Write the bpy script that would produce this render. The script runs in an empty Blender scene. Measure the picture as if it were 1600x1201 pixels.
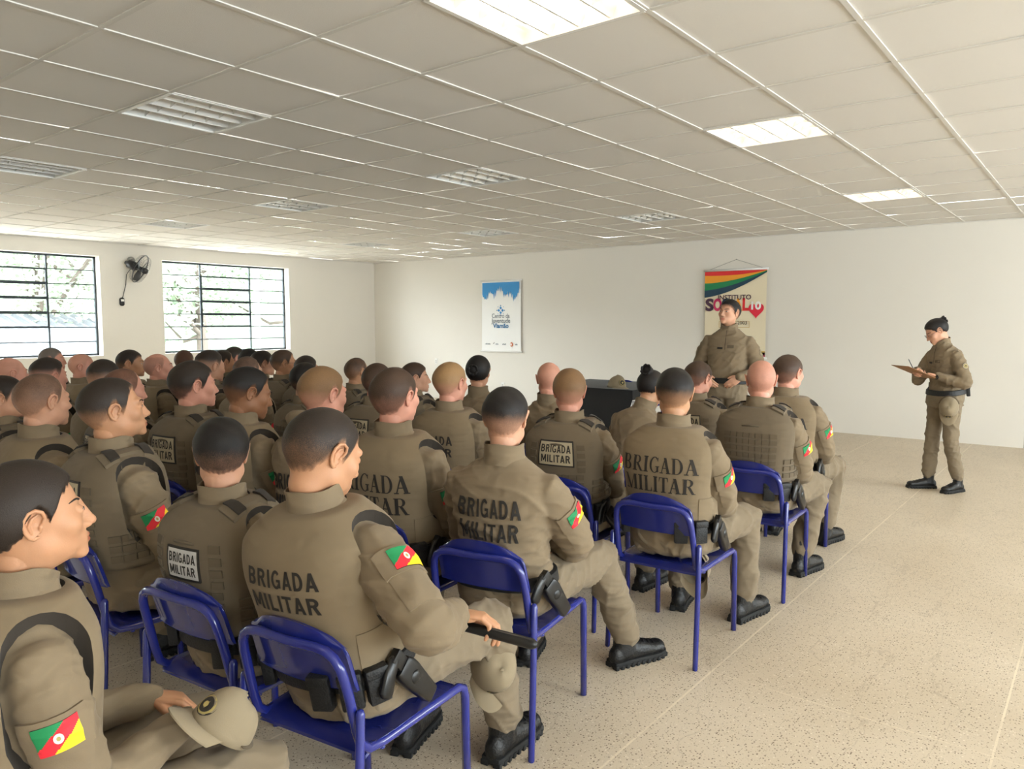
import bpy, bmesh, math, random
import numpy as np
from mathutils import Matrix, Vector, noise
from mathutils.bvhtree import BVHTree
random.seed(7)
rng = np.random.default_rng(5)
SC = bpy.context.scene
COL = SC.collection
R_ = math.radians

# ------------------------------------------------------------------ camera, world, lights, exposure
CAMH = 1.56
CAM_F, CAM_YAW, CAM_PIT = 1183.33, -.6691, -.0826
cam = bpy.data.cameras.new('camera')
cam.sensor_fit = 'HORIZONTAL'; cam.sensor_width = 36.0
cam.lens = CAM_F / 1600 * 36.0
cam.clip_start = .05; cam.clip_end = 300
camo = bpy.data.objects.new('camera', cam); COL.objects.link(camo)
camo.location = (0, 0, CAMH)
camo.rotation_euler = (math.pi / 2 + CAM_PIT, 0, -CAM_YAW)
SC.camera = camo
vs = SC.view_settings
vs.view_transform = 'Standard'; vs.look = 'None'; vs.gamma = 1; vs.use_curve_mapping = False
vs.exposure = 0.95
SC.cycles.max_bounces = 8; SC.cycles.diffuse_bounces = 5; SC.cycles.glossy_bounces = 3
SC.cycles.transparent_max_bounces = 12; SC.cycles.transmission_bounces = 4
SC.cycles.use_denoising = True
SC.cycles.sample_clamp_indirect = 6
SKY = 15.5
w = bpy.data.worlds.new('sky'); SC.world = w; w.use_nodes = True
bg = w.node_tree.nodes['Background']
bg.inputs[0].default_value = (.95, .965, 1.0, 1); bg.inputs[1].default_value = SKY

# room dimensions (metres); the camera stands at x = y = 0
YB, XL, XR, YF, HC = 11.2, -12.69, 4.3, -3.2, 2.823
T, X0, Y0 = .6486, -4.789, 2.197          # ceiling tile, and one corner of the ceiling grid

def portal(name, loc, rot, sx, sy):
    l = bpy.data.lights.new(name, 'AREA'); l.shape = 'RECTANGLE'; l.size = sx; l.size_y = sy
    l.cycles.is_portal = True
    o = bpy.data.objects.new(name, l); o.location = loc; o.rotation_euler = rot; COL.objects.link(o)
WIN_L = [(-1.9, .5), (2.96, 5.47), (6.486, 9.008)]       # daylight openings in the left wall (y from, y to)
WIN_R = [(-1.5, .9), (2.2, 4.6), (6.2, 9.4)]             # and in the right wall
WZ0, WZ1 = 1.02, 2.60
for a, b in WIN_L: portal('window_portal', (XL - .1, (a + b) / 2, (WZ0 + WZ1) / 2), (0, -math.pi / 2, 0), WZ1 - WZ0, b - a)
for a, b in WIN_R: portal('window_portal', (XR + .1, (a + b) / 2, (WZ0 + WZ1) / 2), (0, math.pi / 2, 0), WZ1 - WZ0, b - a)
FIX = [(i, j) for i in (-8, -4, 0, 4, 8) for j in (-5, 0, 4, 9)]
LIT = lambda i, j: i >= 4
for i, j in FIX:
    if LIT(i, j):
        l = bpy.data.lights.new('fluorescent_light', 'AREA'); l.shape = 'SQUARE'; l.size = .52
        l.energy = 2.6; l.color = (1, .89, .75)
        o = bpy.data.objects.new('fluorescent_light', l)
        o.location = (X0 + (i + .5) * T, Y0 + (j + .5) * T, HC + .068); COL.objects.link(o)

# ------------------------------------------------------------------ materials
MATS = {}
def lin(c): return tuple(((x / 255) / 12.92 if x / 255 <= .04045 else ((x / 255 + .055) / 1.055) ** 2.4) for x in c)
def mat(name, rgb, rough=.6, metal=0., coat=0., spec=.5, bump=0., bscale=60., var=0., vscale=8., emit=None, sheen=0., stretch=None, detail=3):
    if name in MATS: return MATS[name]
    m = bpy.data.materials.new(name); m.use_nodes = True; nt = m.node_tree; N = nt.nodes; L = nt.links
    b = N['Principled BSDF']
    c = lin(rgb)
    b.inputs['Base Color'].default_value = (*c, 1); b.inputs['Roughness'].default_value = rough
    b.inputs['Metallic'].default_value = metal; b.inputs['Coat Weight'].default_value = coat
    b.inputs['Specular IOR Level'].default_value = spec
    if sheen: b.inputs['Sheen Weight'].default_value = sheen
    if emit: b.inputs['Emission Color'].default_value = (*lin(emit[0]), 1); b.inputs['Emission Strength'].default_value = emit[1]
    if bump or var:
        tc = N.new('ShaderNodeTexCoord'); src = tc.outputs['Object']
        if stretch:
            mp = N.new('ShaderNodeMapping'); mp.inputs['Scale'].default_value = stretch; L.new(src, mp.inputs[0]); src = mp.outputs[0]
    if var:
        n = N.new('ShaderNodeTexNoise'); n.inputs['Scale'].default_value = vscale; n.inputs['Detail'].default_value = 4; L.new(src, n.inputs['Vector'])
        mx = N.new('ShaderNodeMix'); mx.data_type = 'RGBA'
        mx.inputs[6].default_value = (*[x * (1 - var) for x in c], 1); mx.inputs[7].default_value = (*[min(1, x * (1 + var)) for x in c], 1)
        L.new(n.outputs[0], mx.inputs[0]); L.new(mx.outputs[2], b.inputs['Base Color'])
    if bump:
        n2 = N.new('ShaderNodeTexNoise'); n2.inputs['Scale'].default_value = bscale; n2.inputs['Detail'].default_value = detail; L.new(src, n2.inputs['Vector'])
        bp = N.new('ShaderNodeBump'); bp.inputs['Strength'].default_value = bump; bp.inputs['Distance'].default_value = .01
        L.new(n2.outputs[0], bp.inputs['Height']); L.new(bp.outputs[0], b.inputs['Normal'])
    MATS[name] = m
    return m

def fabric(name, rgb, wr=.95):
    """woven cloth: soft wrinkles from stretched noise plus a fine ripstop weave"""
    if name in MATS: return MATS[name]
    m = mat(name, rgb, rough=.88, spec=.2, var=.07, vscale=14, sheen=.06)
    nt = m.node_tree; N = nt.nodes; L = nt.links; b = N['Principled BSDF']
    tc = N.new('ShaderNodeTexCoord')
    n0 = N.new('ShaderNodeTexNoise'); n0.inputs['Scale'].default_value = 3.2; n0.inputs['Detail'].default_value = 1
    L.new(tc.outputs['Object'], n0.inputs['Vector'])
    mp = N.new('ShaderNodeMapping'); mp.inputs['Scale'].default_value = (1, 1, 2.2); L.new(tc.outputs['Object'], mp.inputs[0])
    ad = N.new('ShaderNodeMixRGB'); ad.blend_type = 'LINEAR_LIGHT'; ad.inputs[0].default_value = .12
    L.new(mp.outputs[0], ad.inputs[1]); L.new(n0.outputs[1], ad.inputs[2])
    n1 = N.new('ShaderNodeTexNoise'); n1.inputs['Scale'].default_value = 13; n1.inputs['Detail'].default_value = 2.5; n1.inputs['Roughness'].default_value = .45
    n1.noise_type = 'RIDGED_MULTIFRACTAL' if hasattr(n1, 'noise_type') else 'FBM'
    L.new(ad.outputs[0], n1.inputs['Vector'])
    b1 = N.new('ShaderNodeBump'); b1.inputs['Strength'].default_value = wr; b1.inputs['Distance'].default_value = .010
    L.new(n1.outputs[0], b1.inputs['Height'])
    n2 = N.new('ShaderNodeTexNoise'); n2.inputs['Scale'].default_value = 420; L.new(tc.outputs['Object'], n2.inputs['Vector'])
    b2 = N.new('ShaderNodeBump'); b2.inputs['Strength'].default_value = .25; b2.inputs['Distance'].default_value = .001
    L.new(n2.outputs[0], b2.inputs['Height']); L.new(b1.outputs[0], b2.inputs['Normal'])
    L.new(b2.outputs[0], b.inputs['Normal'])
    return m

def skin(name, rgb):
    if name in MATS: return MATS[name]
    m = mat(name, rgb, rough=.52, spec=.4, var=.10, vscale=22, bump=.05, bscale=320)
    b = m.node_tree.nodes['Principled BSDF']
    b.inputs['Subsurface Weight'].default_value = .12; b.inputs['Subsurface Radius'].default_value = (.012, .005, .003)
    b.inputs['Subsurface Scale'].default_value = .6
    return m

def hairmat(name, rgb, skinrgb):
    """close-cropped hair: how much scalp shows through comes from the 'cover' attribute of the cut"""
    if name in MATS: return MATS[name]
    m = bpy.data.materials.new(name); m.use_nodes = True; nt = m.node_tree; N = nt.nodes; L = nt.links
    b = N['Principled BSDF']; b.inputs['Roughness'].default_value = .55; b.inputs['Specular IOR Level'].default_value = .35
    at = N.new('ShaderNodeAttribute'); at.attribute_name = 'cover'
    tc = N.new('ShaderNodeTexCoord')
    n = N.new('ShaderNodeTexNoise'); n.inputs['Scale'].default_value = 480; n.inputs['Detail'].default_value = 2; L.new(tc.outputs['Object'], n.inputs['Vector'])
    ng = N.new('ShaderNodeTexNoise'); ng.inputs['Scale'].default_value = 28; ng.inputs['Detail'].default_value = 3; L.new(tc.outputs['Object'], ng.inputs['Vector'])
    a1 = N.new('ShaderNodeMath'); a1.operation = 'MULTIPLY_ADD'; a1.inputs[1].default_value = .55; a1.inputs[2].default_value = -.275; L.new(n.outputs[0], a1.inputs[0])
    a3 = N.new('ShaderNodeMath'); a3.operation = 'MULTIPLY_ADD'; a3.inputs[1].default_value = .25; a3.inputs[2].default_value = -.125; L.new(ng.outputs[0], a3.inputs[0])
    a2 = N.new('ShaderNodeMath'); a2.operation = 'ADD'; L.new(a1.outputs[0], a2.inputs[0]); L.new(at.outputs['Fac'], a2.inputs[1])
    a4 = N.new('ShaderNodeMath'); a4.operation = 'ADD'; a4.use_clamp = True; L.new(a2.outputs[0], a4.inputs[0]); L.new(a3.outputs[0], a4.inputs[1])
    h = lin(rgb)
    mv = N.new('ShaderNodeMix'); mv.data_type = 'RGBA'; L.new(n.outputs[0], mv.inputs[0])
    mv.inputs[6].default_value = (*[x * .55 for x in h], 1); mv.inputs[7].default_value = (*[x * 1.5 for x in h], 1)
    mx = N.new('ShaderNodeMix'); mx.data_type = 'RGBA'; L.new(a4.outputs[0], mx.inputs[0])
    mx.inputs[6].default_value = (*lin(skinrgb), 1); L.new(mv.outputs[2], mx.inputs[7])
    L.new(mx.outputs[2], b.inputs['Base Color'])
    bp = N.new('ShaderNodeBump'); bp.inputs['Strength'].default_value = .5; bp.inputs['Distance'].default_value = .002
    L.new(n.outputs[0], bp.inputs['Height']); L.new(bp.outputs[0], b.inputs['Normal'])
    MATS[name] = m
    return m

# ------------------------------------------------------------------ mesh helpers
class G:
    """a growing list of polygons"""
    def __init__(s): s.v = []; s.f = []; s.m = []
    def add(s, V, F, mi=0):
        k = len(s.v); s.v.extend([tuple(map(float, p)) for p in V]); s.f.extend([tuple(i + k for i in f) for f in F]); s.m.extend([mi] * len(F)); return s
    def box(s, c, d, M=None, mi=0):
        x, y, z = d[0] / 2, d[1] / 2, d[2] / 2
        V = [Vector((a * x, b * y, e * z)) for a in (-1, 1) for b in (-1, 1) for e in (-1, 1)]
        V = [(M @ p if M else p) + Vector(c) for p in V]
        return s.add(V, [(0, 1, 3, 2), (4, 6, 7, 5), (0, 4, 5, 1), (2, 3, 7, 6), (0, 2, 6, 4), (1, 5, 7, 3)], mi)
    def tube(s, P, rad, n=12, mi=0, cap=True, up=(0, 0, 1), round_=True):
        """tube along points P with radius or (a, b) radii per point; rounded ends"""
        P = [np.array(p, float) for p in P]; k = len(P)
        if not hasattr(rad, '__len__'): rad = [rad] * k
        rad = [(r, r) if not hasattr(r, '__len__') else tuple(r) for r in rad]
        tan = []
        for i in range(k):
            t = P[min(i + 1, k - 1)] - P[max(i - 1, 0)]; tan.append(t / (np.linalg.norm(t) + 1e-12))
        u = np.array(up, float)
        if abs(u @ tan[0]) > .95: u = np.array((1., 0, 0)) if abs(tan[0][0]) < .9 else np.array((0, 1., 0))
        a = u - tan[0] * (u @ tan[0]); a /= np.linalg.norm(a)
        rows = []
        def ring(p, a, b, ra, rb): return [p + a * ra * math.cos(q) + b * rb * math.sin(q) for q in [2 * math.pi * j / n for j in range(n)]]
        for i in range(k):
            a = a - tan[i] * (a @ tan[i]); a /= np.linalg.norm(a); b = np.cross(tan[i], a)
            if i == 0 and cap and round_:
                for q in (.25, .65): rows.append(ring(P[0] - tan[0] * min(rad[0]) * (math.sqrt(1 - q * q)), a, b, rad[0][0] * q, rad[0][1] * q))
            rows.append(ring(P[i], a, b, *rad[i]))
            if i == k - 1 and cap and round_:
                for q in (.65, .25): rows.append(ring(P[-1] + tan[-1] * min(rad[-1]) * (math.sqrt(1 - q * q)), a, b, rad[-1][0] * q, rad[-1][1] * q))
        V = [p for r in rows for p in r]; F = []
        for i in range(len(rows) - 1):
            for j in range(n): F.append((i * n + j, i * n + (j + 1) % n, (i + 1) * n + (j + 1) % n, (i + 1) * n + j))
        if cap: F.append(tuple(range(n - 1, -1, -1))); F.append(tuple((len(rows) - 1) * n + j for j in range(n)))
        return s.add(V, F, mi)
    def loft(s, rings, mi=0, cap=True):
        n = len(rings[0]); V = [p for r in rings for p in r]; F = []
        for i in range(len(rings) - 1):
            for j in range(n): F.append((i * n + j, i * n + (j + 1) % n, (i + 1) * n + (j + 1) % n, (i + 1) * n + j))
        if cap: F.append(tuple(range(n - 1, -1, -1))); F.append(tuple((len(rings) - 1) * n + j for j in range(n)))
        return s.add(V, F, mi)
    def ell(s, c, r, M=None, n=16, mi=0):
        c = Vector(c); rows = []
        for i in range(1, n // 2):
            q = math.pi * i / (n // 2)
            rows.append([Vector((r[0] * math.sin(q) * math.cos(2 * math.pi * j / n), r[1] * math.sin(q) * math.sin(2 * math.pi * j / n), -r[2] * math.cos(q))) for j in range(n)])
        V = [Vector((0, 0, -r[2]))] + [p for w_ in rows for p in w_] + [Vector((0, 0, r[2]))]
        V = [(M @ p if M else p) + c for p in V]; F = []
        for j in range(n): F.append((0, 1 + (j + 1) % n, 1 + j))
        for i in range(len(rows) - 1):
            for j in range(n): F.append((1 + i * n + j, 1 + i * n + (j + 1) % n, 1 + (i + 1) * n + (j + 1) % n, 1 + (i + 1) * n + j))
        e = len(V) - 1; b0 = 1 + (len(rows) - 1) * n
        for j in range(n): F.append((b0 + j, b0 + (j + 1) % n, e))
        return s.add(V, F, mi)
    def cyl(s, p0, p1, r, n=16, mi=0): return s.tube([p0, p1], r, n, mi, round_=False)
    def grid(s, rows, mi=0):
        n = len(rows[0]); V = [p for r in rows for p in r]
        return s.add(V, [(i * n + j, i * n + j + 1, (i + 1) * n + j + 1, (i + 1) * n + j) for i in range(len(rows) - 1) for j in range(n - 1)], mi)
    def xf(s, M):
        s.v = [tuple(M @ Vector(p)) for p in s.v]; return s
    def mesh(s, name, mats=(), smooth=True, angle=None):
        me = bpy.data.meshes.new(name); me.from_pydata(s.v, [], s.f)
        for m in (mats if isinstance(mats, (list, tuple)) else [mats]): me.materials.append(m)
        if any(s.m): me.polygons.foreach_set('material_index', s.m)
        shade(me, smooth, angle); me.update(); return me

def setmats(me, ms):
    for i, m in enumerate(ms):
        if i < len(me.materials): me.materials[i] = m
        else: me.materials.append(m)

def shade(me, smooth=True, angle=None):
    me.polygons.foreach_set('use_smooth', [bool(smooth)] * len(me.polygons))
    if smooth and angle: me.set_sharp_from_angle(angle=R_(angle))

def link(name, data, parent=None, M=None):
    o = bpy.data.objects.new(name, data); COL.objects.link(o)
    if parent: o.parent = parent
    if M is not None: o.matrix_local = M
    return o
def tag(o, label, cat, group=None):
    o['label'] = label; o['category'] = cat
    if group: o['group'] = group
    return o
def thing(name, label, cat, M=None, group=None):
    o = bpy.data.objects.new(name, None); COL.objects.link(o); o.empty_display_size = .1
    if M is not None: o.matrix_local = M
    return tag(o, label, cat, group)
def struct(name, data, parent=None):
    o = link(name, data, parent)
    if not parent: o['kind'] = 'structure'
    return o
def apply(me, setup):
    """run modifiers on a mesh datablock and hand back the result"""
    o = bpy.data.objects.new('work', me); COL.objects.link(o)
    setup(o)
    dg = bpy.context.evaluated_depsgraph_get(); dg.update()
    r = bpy.data.meshes.new_from_object(o.evaluated_get(dg))
    bpy.data.objects.remove(o)
    return r
def remesh(g, vox, smooth=4, mats=(), fac=.5):
    me = g if isinstance(g, bpy.types.Mesh) else g.mesh('work')
    def su(o):
        m = o.modifiers.new('r', 'REMESH'); m.mode = 'VOXEL'; m.voxel_size = vox; m.use_smooth_shade = True
        if smooth: m = o.modifiers.new('s', 'SMOOTH'); m.factor = fac; m.iterations = smooth
    r = apply(me, su)
    r.materials.clear()
    for m in mats: r.materials.append(m)
    return r
def boolean(me, others, op='UNION'):
    obs = []
    for k in others:
        ob = bpy.data.objects.new('cut', k); COL.objects.link(ob); obs.append(ob)
    def su(o):
        for ob in obs:
            m = o.modifiers.new('b', 'BOOLEAN'); m.operation = op; m.object = ob
            m.solver = 'MANIFOLD'
    r = apply(me, su)
    if len(r.polygons) == 0:
        def su2(o):
            for ob in obs:
                m = o.modifiers.new('b', 'BOOLEAN'); m.operation = op; m.object = ob; m.solver = 'EXACT'
        r = apply(me, su2)
    for ob in obs: bpy.data.objects.remove(ob)
    return r
def bvh_of(me, M=None):
    V = [M @ v.co if M else v.co.copy() for v in me.vertices]
    return BVHTree.FromPolygons(V, [tuple(p.vertices) for p in me.polygons])
def moved(me, M):
    r = me.copy(); r.transform(M); return r
def bevel(me, wd, seg=2):
    def su(o):
        m = o.modifiers.new('b', 'BEVEL'); m.width = wd; m.segments = seg; m.limit_method = 'ANGLE'
    r = apply(me, su); shade(r, True, 40); return r
def text_mesh(s, size, bold=0., align='CENTER', depth=0., space=1.):
    cu = bpy.data.curves.new('t', 'FONT'); cu.body = s; cu.size = size; cu.align_x = align; cu.offset = bold; cu.extrude = depth; cu.resolution_u = 4; cu.space_character = space
    o = bpy.data.objects.new('t', cu); COL.objects.link(o)
    dg = bpy.context.evaluated_depsgraph_get(); dg.update()
    me = bpy.data.meshes.new_from_object(o.evaluated_get(dg)); bpy.data.objects.remove(o)
    return me
PH = [bpy.data.materials.new('placeholder_skin'), bpy.data.materials.new('placeholder_lips')]
# ------------------------------------------------------------------ heads, hair, hands
def smin(a, b, k):
    h = np.clip(.5 + .5 * (b - a) / k, 0, 1); return b * (1 - h) + a * h - k * h * (1 - h)
def smax(a, b, k): return -smin(-a, -b, k)
def sd_ell(p, c, r):
    q = p - np.array(c); r = np.array(r)
    k0 = np.linalg.norm(q / r, axis=1); k1 = np.linalg.norm(q / r ** 2, axis=1) + 1e-9
    return k0 * (k0 - 1) / k1
def sd_sph(p, c, r): return np.linalg.norm(p - np.array(c), axis=1) - r
def sd_cap(p, a, b, ra, rb):
    a = np.array(a, float); b = np.array(b, float); ab = b - a
    t = np.clip((p - a) @ ab / (ab @ ab), 0, 1)
    return np.linalg.norm(p - a - t[:, None] * ab, axis=1) - (ra + (rb - ra) * t)
def head_sdf(p, fem=False):
    """p in metres about the point between the eyes' level; y forward, z up"""
    q = p.copy(); q[:, 0] = np.abs(q[:, 0])
    d = sd_ell(q, (0, -.016, .026), (.0755, .094, .084))
    d = smin(d, sd_ell(q, (0, -.055, .008), (.066, .058, .062)), .03)
    d = smin(d, sd_ell(q, (0, .030, -.030), (.059, .060, .076)), .03)
    jw = .046 if fem else .052
    d = smin(d, sd_ell(q, (0, .028, -.068), (jw, .056, .041)), .025)
    d = smin(d, sd_sph(q, (jw - .003, .004, -.060), .016), .03)
    d = smin(d, sd_ell(q, (0, .079, -.099), (.020, .017, .016)), .018)
    d = smin(d, sd_sph(q, (.046, .056, -.024), .020), .022)
    if not fem: d = smin(d, sd_cap(q, (.010, .086, .019), (.046, .070, .020), .010, .009), .014)
    # eye sockets, lids
    d = smax(d, -sd_ell(q, (.032, .104, -.001), (.021, .021, .014)), .014)
    d = smin(d, sd_ell(q, (.0315, .0745, -.001), (.0145, .0140, .0125)), .004)
    # nose
    d = smin(d, sd_cap(q, (0, .086, .010), (0, .1065, -.034), .0075, .0095), .012)
    d = smin(d, sd_sph(q, (0, .1085, -.037), .0098), .006)
    d = smin(d, sd_ell(q, (.0115, .097, -.041), (.0075, .010, .0075)), .006)
    # mouth
    d = smin(d, sd_ell(q, (0, .080, -.070), (.028, .016, .022)), .012)
    d = smin(d, sd_cap(q, (0, .0970, -.0665), (.019, .0890, -.0700), .0055, .0025), .004)
    d = smin(d, sd_cap(q, (0, .0958, -.0768), (.017, .0885, -.0735), .0064, .003), .004)
    d = smax(d, -sd_cap(q, (0, .1022, -.0714), (.0235, .0920, -.0718), .0024, .0014), .002)
    # neck stub
    nr = .050 if fem else .056
    d = smin(d, sd_cap(q, (0, -.020, -.04), (0, -.022, -.088), nr, nr - .003), .03)
    return d
HC0 = np.array((0, 0, -.012))
def ico(sub):
    bm = bmesh.new(); bmesh.ops.create_icosphere(bm, subdivisions=sub, radius=1)
    V = np.array([v.co for v in bm.verts]); F = [tuple(v.index for v in f.verts) for f in bm.faces]; bm.free()
    V /= np.linalg.norm(V, axis=1)[:, None]
    return V, F
HT = {}
def head_template(sub, fem):
    """vertices of a head with ears and neck stub; cached per level of detail"""
    if (sub, fem) in HT: return HT[(sub, fem)]
    D, F = ico(sub)
    t = np.full(len(D), .26)
    for _ in range(70): t = np.maximum(t - .7 * head_sdf(HC0 + D * t[:, None], fem), .02)
    V = HC0 + D * t[:, None]
    g = G(); g.add(V, F)
    # lips get their own slot
    c = V[np.array(F)].mean(1); ax = np.abs(c[:, 0])
    lip = (c[:, 1] > .083) & (ax < .0215) & (c[:, 2] < -.0625 - ax * .22) & (c[:, 2] > -.0825 + ax * .38)
    g.m = [1 if b else 0 for b in lip]
    me = g.mesh('head')
    # ears: helix rim, antihelix, bowl and lobe, closed by a fine remesh
    e = G()
    hel = [(.000, -.004, -.010), (.006, .006, .004), (.010, .008, .016), (.016, .002, .027), (.019, -.010, .031), (.020, -.021, .026), (.019, -.027, .014), (.016, -.027, 0), (.012, -.022, -.013), (.008, -.014, -.023), (.004, -.006, -.027), (.001, .001, -.024)]
    hel = [(x * .9, y, z) for x, y, z in hel]
    e.tube(hel, [.003, .0034, .0036, .0038, .0038, .0038, .0038, .0036, .0036, .0042, .0046, .0035], 10)
    e.tube([(.010, -.004, .022), (.013, -.014, .014), (.012, -.018, 0), (.008, -.012, -.014)], [.002, .003, .0034, .003], 8)
    e.tube([(.001, .003, -.013), (.005, .003, -.004), (.001, .005, .004)], [.004, .0045, .003], 8)
    pl = []
    for k in range(14):
        a = 2 * math.pi * k / 14; yy, zz = -.010 + .0165 * math.cos(a), .003 + .027 * math.sin(a)
        pl.append((.0095 - .32 * (yy + .010), yy, zz))
    e.add([(p[0] - .003, p[1], p[2]) for p in pl] + [(p[0] + .000, p[1], p[2]) for p in pl] + [(-.004, -.008, 0), (.003, -.008, 0)],
          [(j, (j + 1) % 14, 14 + (j + 1) % 14, 14 + j) for j in range(14)] + [((j + 1) % 14, j, 28) for j in range(14)] + [(14 + j, 14 + (j + 1) % 14, 29) for j in range(14)])
    e.ell((-.004, -.008, -.002), (.010, .013, .020))
    ear = remesh(e, .0011 if sub >= 6 else .0018 if sub == 5 else .0026, 2)
    s = .068 if fem else .070
    er = moved(ear, Matrix.Translation((s, -.006, -.006)) @ Matrix.Rotation(R_(-6), 4, 'Z') @ Matrix.Rotation(R_(-10), 4, 'X') @ Matrix.Scale(1.06, 4))
    el = moved(er, Matrix.Scale(-1, 4, (1, 0, 0))); el.flip_normals()
    for q in (er, el):
        q.materials.clear(); [q.materials.append(p) for p in PH]
    me.materials.append(PH[0]); me.materials.append(PH[1])
    full = boolean(me, [er, el])
    HT[(sub, fem)] = (full, V, F, bvh_of(me))
    return HT[(sub, fem)]

# hairline height (z) for each angle from the front, degrees -> metres
HLINE = {
 'crop': ([0, 22, 38, 52, 62, 74, 80, 92, 104, 116, 140, 180], [.062, .064, .060, .045, .025, -.016, -.012, .028, .022, -.018, -.054, -.062]),
 'low': ([0, 22, 38, 52, 62, 74, 80, 92, 104, 116, 140, 180], [.050, .050, .046, .034, .018, -.018, -.014, .027, .020, -.020, -.058, -.068]),
 'recede': ([0, 20, 34, 48, 60, 74, 80, 92, 104, 116, 140, 180], [.078, .094, .098, .070, .030, -.014, -.010, .028, .022, -.016, -.050, -.058]),
 'long': ([0, 22, 38, 52, 62, 74, 84, 92, 104, 116, 140, 180], [.058, .056, .050, .040, .024, -.006, .018, .024, .012, -.026, -.052, -.058]),
}
# style: hairline, top length, side length, density at nape/sides, density on top, crown bare?
STYLES = {
 'buzz': ('low', .0045, .003, .84, 1.05, 0), 'short': ('low', .010, .005, .75, 1.1, 0), 'fade': ('crop', .011, .0025, .42, 1.1, 0),
 'highfade': ('crop', .013, .002, .26, 1.15, 0), 'thick': ('low', .014, .008, .85, 1.2, 0), 'recede': ('recede', .006, .003, .50, .85, 0),
 'bald': ('recede', .0015, .0015, .10, .22, 1), 'shaved': ('crop', .0012, .0012, .14, .24, 0), 'crown': ('recede', .004, .004, .42, .40, 1), 'long': ('long', .011, .008, 1.2, 1.25, 0),
}
def hair_mesh(style, sub, fem, seed=0):
    full, V, F, bv = head_template(sub, fem)
    hl, tt, ts, ds, dt, bare = STYLES[style]
    ang = np.degrees(np.arctan2(np.abs(V[:, 0]), V[:, 1] + .005))
    xs, ys = HLINE[hl]
    jit = .002 * np.sin(V[:, 0] * 420 + seed) + .0015 * np.sin(V[:, 1] * 510 + 2 * seed)
    m = V[:, 2] - np.interp(ang, xs, ys) - jit
    if bare == 1:
        cr = np.sqrt((V[:, 0] / .062) ** 2 + ((V[:, 1] + .010) / .085) ** 2)
        m = np.minimum(m, np.where(V[:, 2] > .05, (cr - .80) * .07, 1))
    lo, sp_ = {'fade': (-.035, .075), 'highfade': (-.005, .070)}.get(style, (-.03, .080))
    hgt = np.clip((V[:, 2] - lo) / sp_, 0, 1); hgt = hgt * hgt * (3 - 2 * hgt)
    if style in ('bald', 'shaved'): hgt[:] = .6
    edge = np.clip(m / .012, 0, 1)
    rough = np.array([noise.noise(Vector(p * 55) + Vector((seed, 0, 0))) for p in V]) if sub <= 5 else np.sin(V @ np.array((90, 70, 110))) * .4
    th = edge * (ts + (tt - ts) * hgt) * (1 + (.12 if style != 'long' else .03) * rough) + .0004
    den = (ds + (dt - ds) * hgt) * np.clip(m / .020, 0, 1) ** .6
    if style in ('long',): den = 1.2 * np.clip(m / .004, 0, 1)
    d = V - HC0; d /= np.linalg.norm(d, axis=1)[:, None]
    N = np.zeros_like(V); Fa = np.array(F)
    fn = np.cross(V[Fa[:, 1]] - V[Fa[:, 0]], V[Fa[:, 2]] - V[Fa[:, 0]])
    for k in range(3): np.add.at(N, Fa[:, k], fn)
    N /= np.linalg.norm(N, axis=1)[:, None] + 1e-12
    W = V + N * th[:, None]
    keep = (m[Fa] > -.004).all(1) & (V[Fa][:, :, 2].min(1) > -.085)
    used = np.unique(Fa[keep]); mp = -np.ones(len(V), int); mp[used] = np.arange(len(used))
    W[m <= 0] = (V + N * .0003)[m <= 0]
    g = G(); g.add(W[used], [tuple(f) for f in mp[Fa[keep]]])
    me = g.mesh('hair')
    a = me.attributes.new('cover', 'FLOAT', 'POINT'); a.data.foreach_set('value', den[used].astype(np.float32))
    return me
def bun_mesh():
    g = G()
    g.ell((0, 0, 0), (.036, .030, .034), n=22)
    for k in range(7):
        a0 = k * .9
        g.tube([(.034 * math.cos(a0 + t * 2.4) * (1 - .25 * t), .028 * math.sin(t * 3.1 - 1.5), .034 * math.sin(a0 + t * 2.4) * (1 - .25 * t)) for t in np.linspace(0, 1, 9)], .0075, 8)
    me = remesh(g, .0025, 2)
    a = me.attributes.new('cover', 'FLOAT', 'POINT'); a.data.foreach_set('value', np.full(len(me.vertices), 1.2, np.float32))
    return me
EYE = {}
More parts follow.
